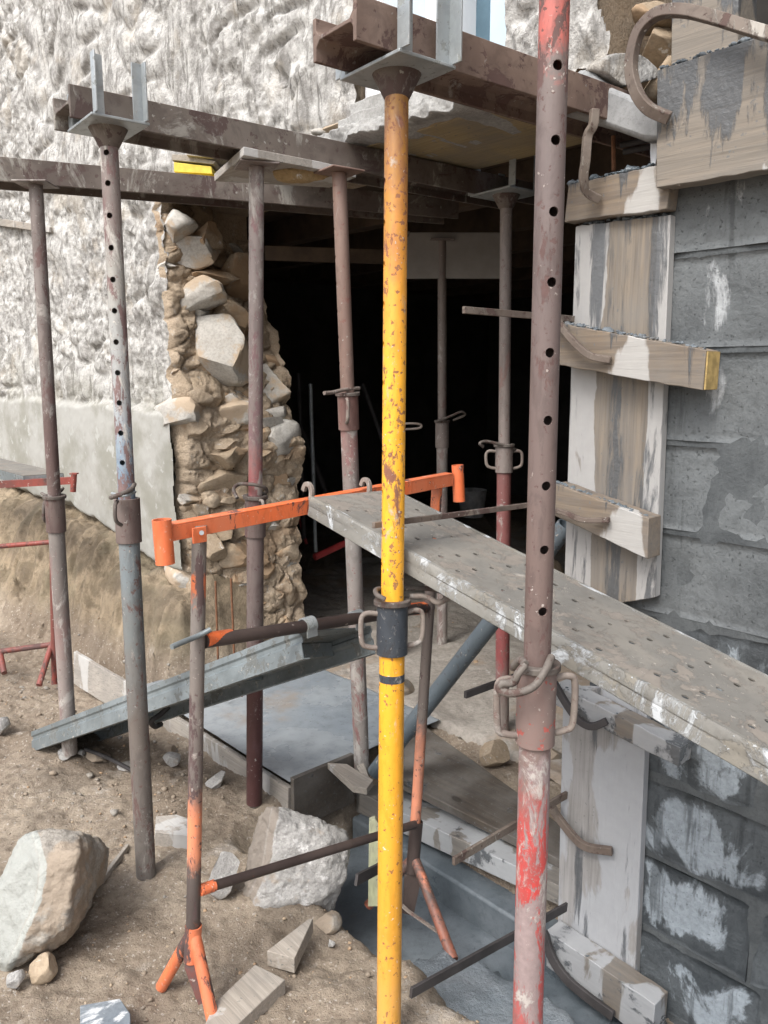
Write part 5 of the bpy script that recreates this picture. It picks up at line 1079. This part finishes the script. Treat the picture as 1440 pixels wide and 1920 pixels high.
# things in the dark room
o = build('bucket', MB().tube(atZ(885, 968, -1.46) * 1.0, atZ(885, 968, -1.46) + Vector((0, 0, .28)), .12, 28, wall=.004, r1=.15), M['bucket'], origin=atZ(885, 968, -1.46)); tag(o, 'white plastic bucket in the dark room behind the orange trestle', 'bucket')
for i, (x0, y0, x1, y1, Yb, rr, m, lab) in enumerate([(570, 1010, 560, 700, 5.2, .014, 'darkiron', 'dark upright tube leaning in the room'), (592, 1035, 582, 720, 4.9, .012, 'galv', 'thin grey tube leaning upright in the dark room'), (640, 1000, 560, 790, 5.6, .02, 'darkiron', 'dark slanting tube in the room, left side'),
        (730, 860, 680, 720, 5.6, .016, 'darkiron', 'pale slanting stick in the dark room by the yellow prop'), (590, 1045, 655, 1015, 4.6, .02, 'redpipe', 'short red iron piece on the floor of the dark room'), (575, 1020, 535, 890, 5.3, .01, 'redpipe', 'thin red rod leaning in the dark room')]):
    o = build('leaning_tube', MB().tube(atY(x0, y0, Yb), atY(x1, y1, Yb + .15), rr, 14), M[m], origin=atY(x0, y0, Yb)); tag(o, lab, 'tube')
o = build('coiled_strap', MB().rod([atZ(632, 1222, -1.45), atZ(650, 1212, -1.44), atZ(662, 1220, -1.45), atZ(650, 1228, -1.45), atZ(636, 1218, -1.44), atZ(655, 1210, -1.43)], .007), plain('dull_red_strap', (.30, .11, .09)), origin=atZ(650, 1220, -1.45)); tag(o, 'dull red coiled strap on the room floor beside the spotted prop', 'strap')
rock(590, 1258, 80, 26, 'heap of pale mortar rubble at the back corner of the wet slab', 'boulder2', 61, sink=-.35)
# scattered gravel
def gravel(name, n, box, smin, smax, m, seed, keep=None, zoff=0):
    rg = np.random.default_rng(seed); base = [rockmesh((1, 1, .75), 900 + i, 1, 4, .15, .05) for i in range(6)]; Vs = []; Fs = []; k = 0; cnt = 0
    while cnt < n:
        x = rg.uniform(box[0], box[1]); y = rg.uniform(box[2], box[3]); t, D = tD((x, y, 0))
        if keep and not keep(t, D, x, y, rg): continue
        b = base[rg.integers(6)]; s = smin * (smax / smin) ** (rg.random() ** 2.2); a = rg.uniform(0, 6.28); v = np.array(b.v) * s; ca, sa = math.cos(a), math.sin(a)
        v = np.stack([v[:, 0] * ca - v[:, 1] * sa, v[:, 0] * sa + v[:, 1] * ca, v[:, 2]], -1) + np.array([x, y, gz(x, y) + s * .18 + zoff]); Vs.append(v); Fs += [tuple(i + k for i in f) for f in b.f]; k += len(v); cnt += 1
    mb = MB(); mb.v = [tuple(v) for v in np.vstack(Vs)]; mb.f = Fs; o = build(name, mb, m, smooth=180, fixn=False); return stuff(o)
yard = lambda t, D, x, y, rg: D > .05 and not (t > -.05 and D < .5) and not (-.95 < t < .02 and D < .36) and rg.random() < .35 + .65 * (vnoise(np.array([[x * 2.2, y * 2.2, 3.3]]))[0] > 0)
gravel('gravel', 1000, (-2.9, .4, 1.5, 4.6), .003, .018, M['boulder2'], 3, yard)
gravel('gravel', 900, (-2.9, .4, 1.5, 4.6), .004, .014, M['stone2'], 4, yard)
gravel('rubble', 120, (-1.9, -.7, 2.6, 3.9), .012, .035, M['boulder2'], 5, yard)
gravel('rubble', 400, (-1.2, 1.6, 2.2, 6.0), .008, .045, M['stone2'], 6, lambda t, D, x, y, rg: D < -.5 or (D < -.25 and t > .1))
for o in bpy.data.objects:
    if '_o' in o: del o['_o']
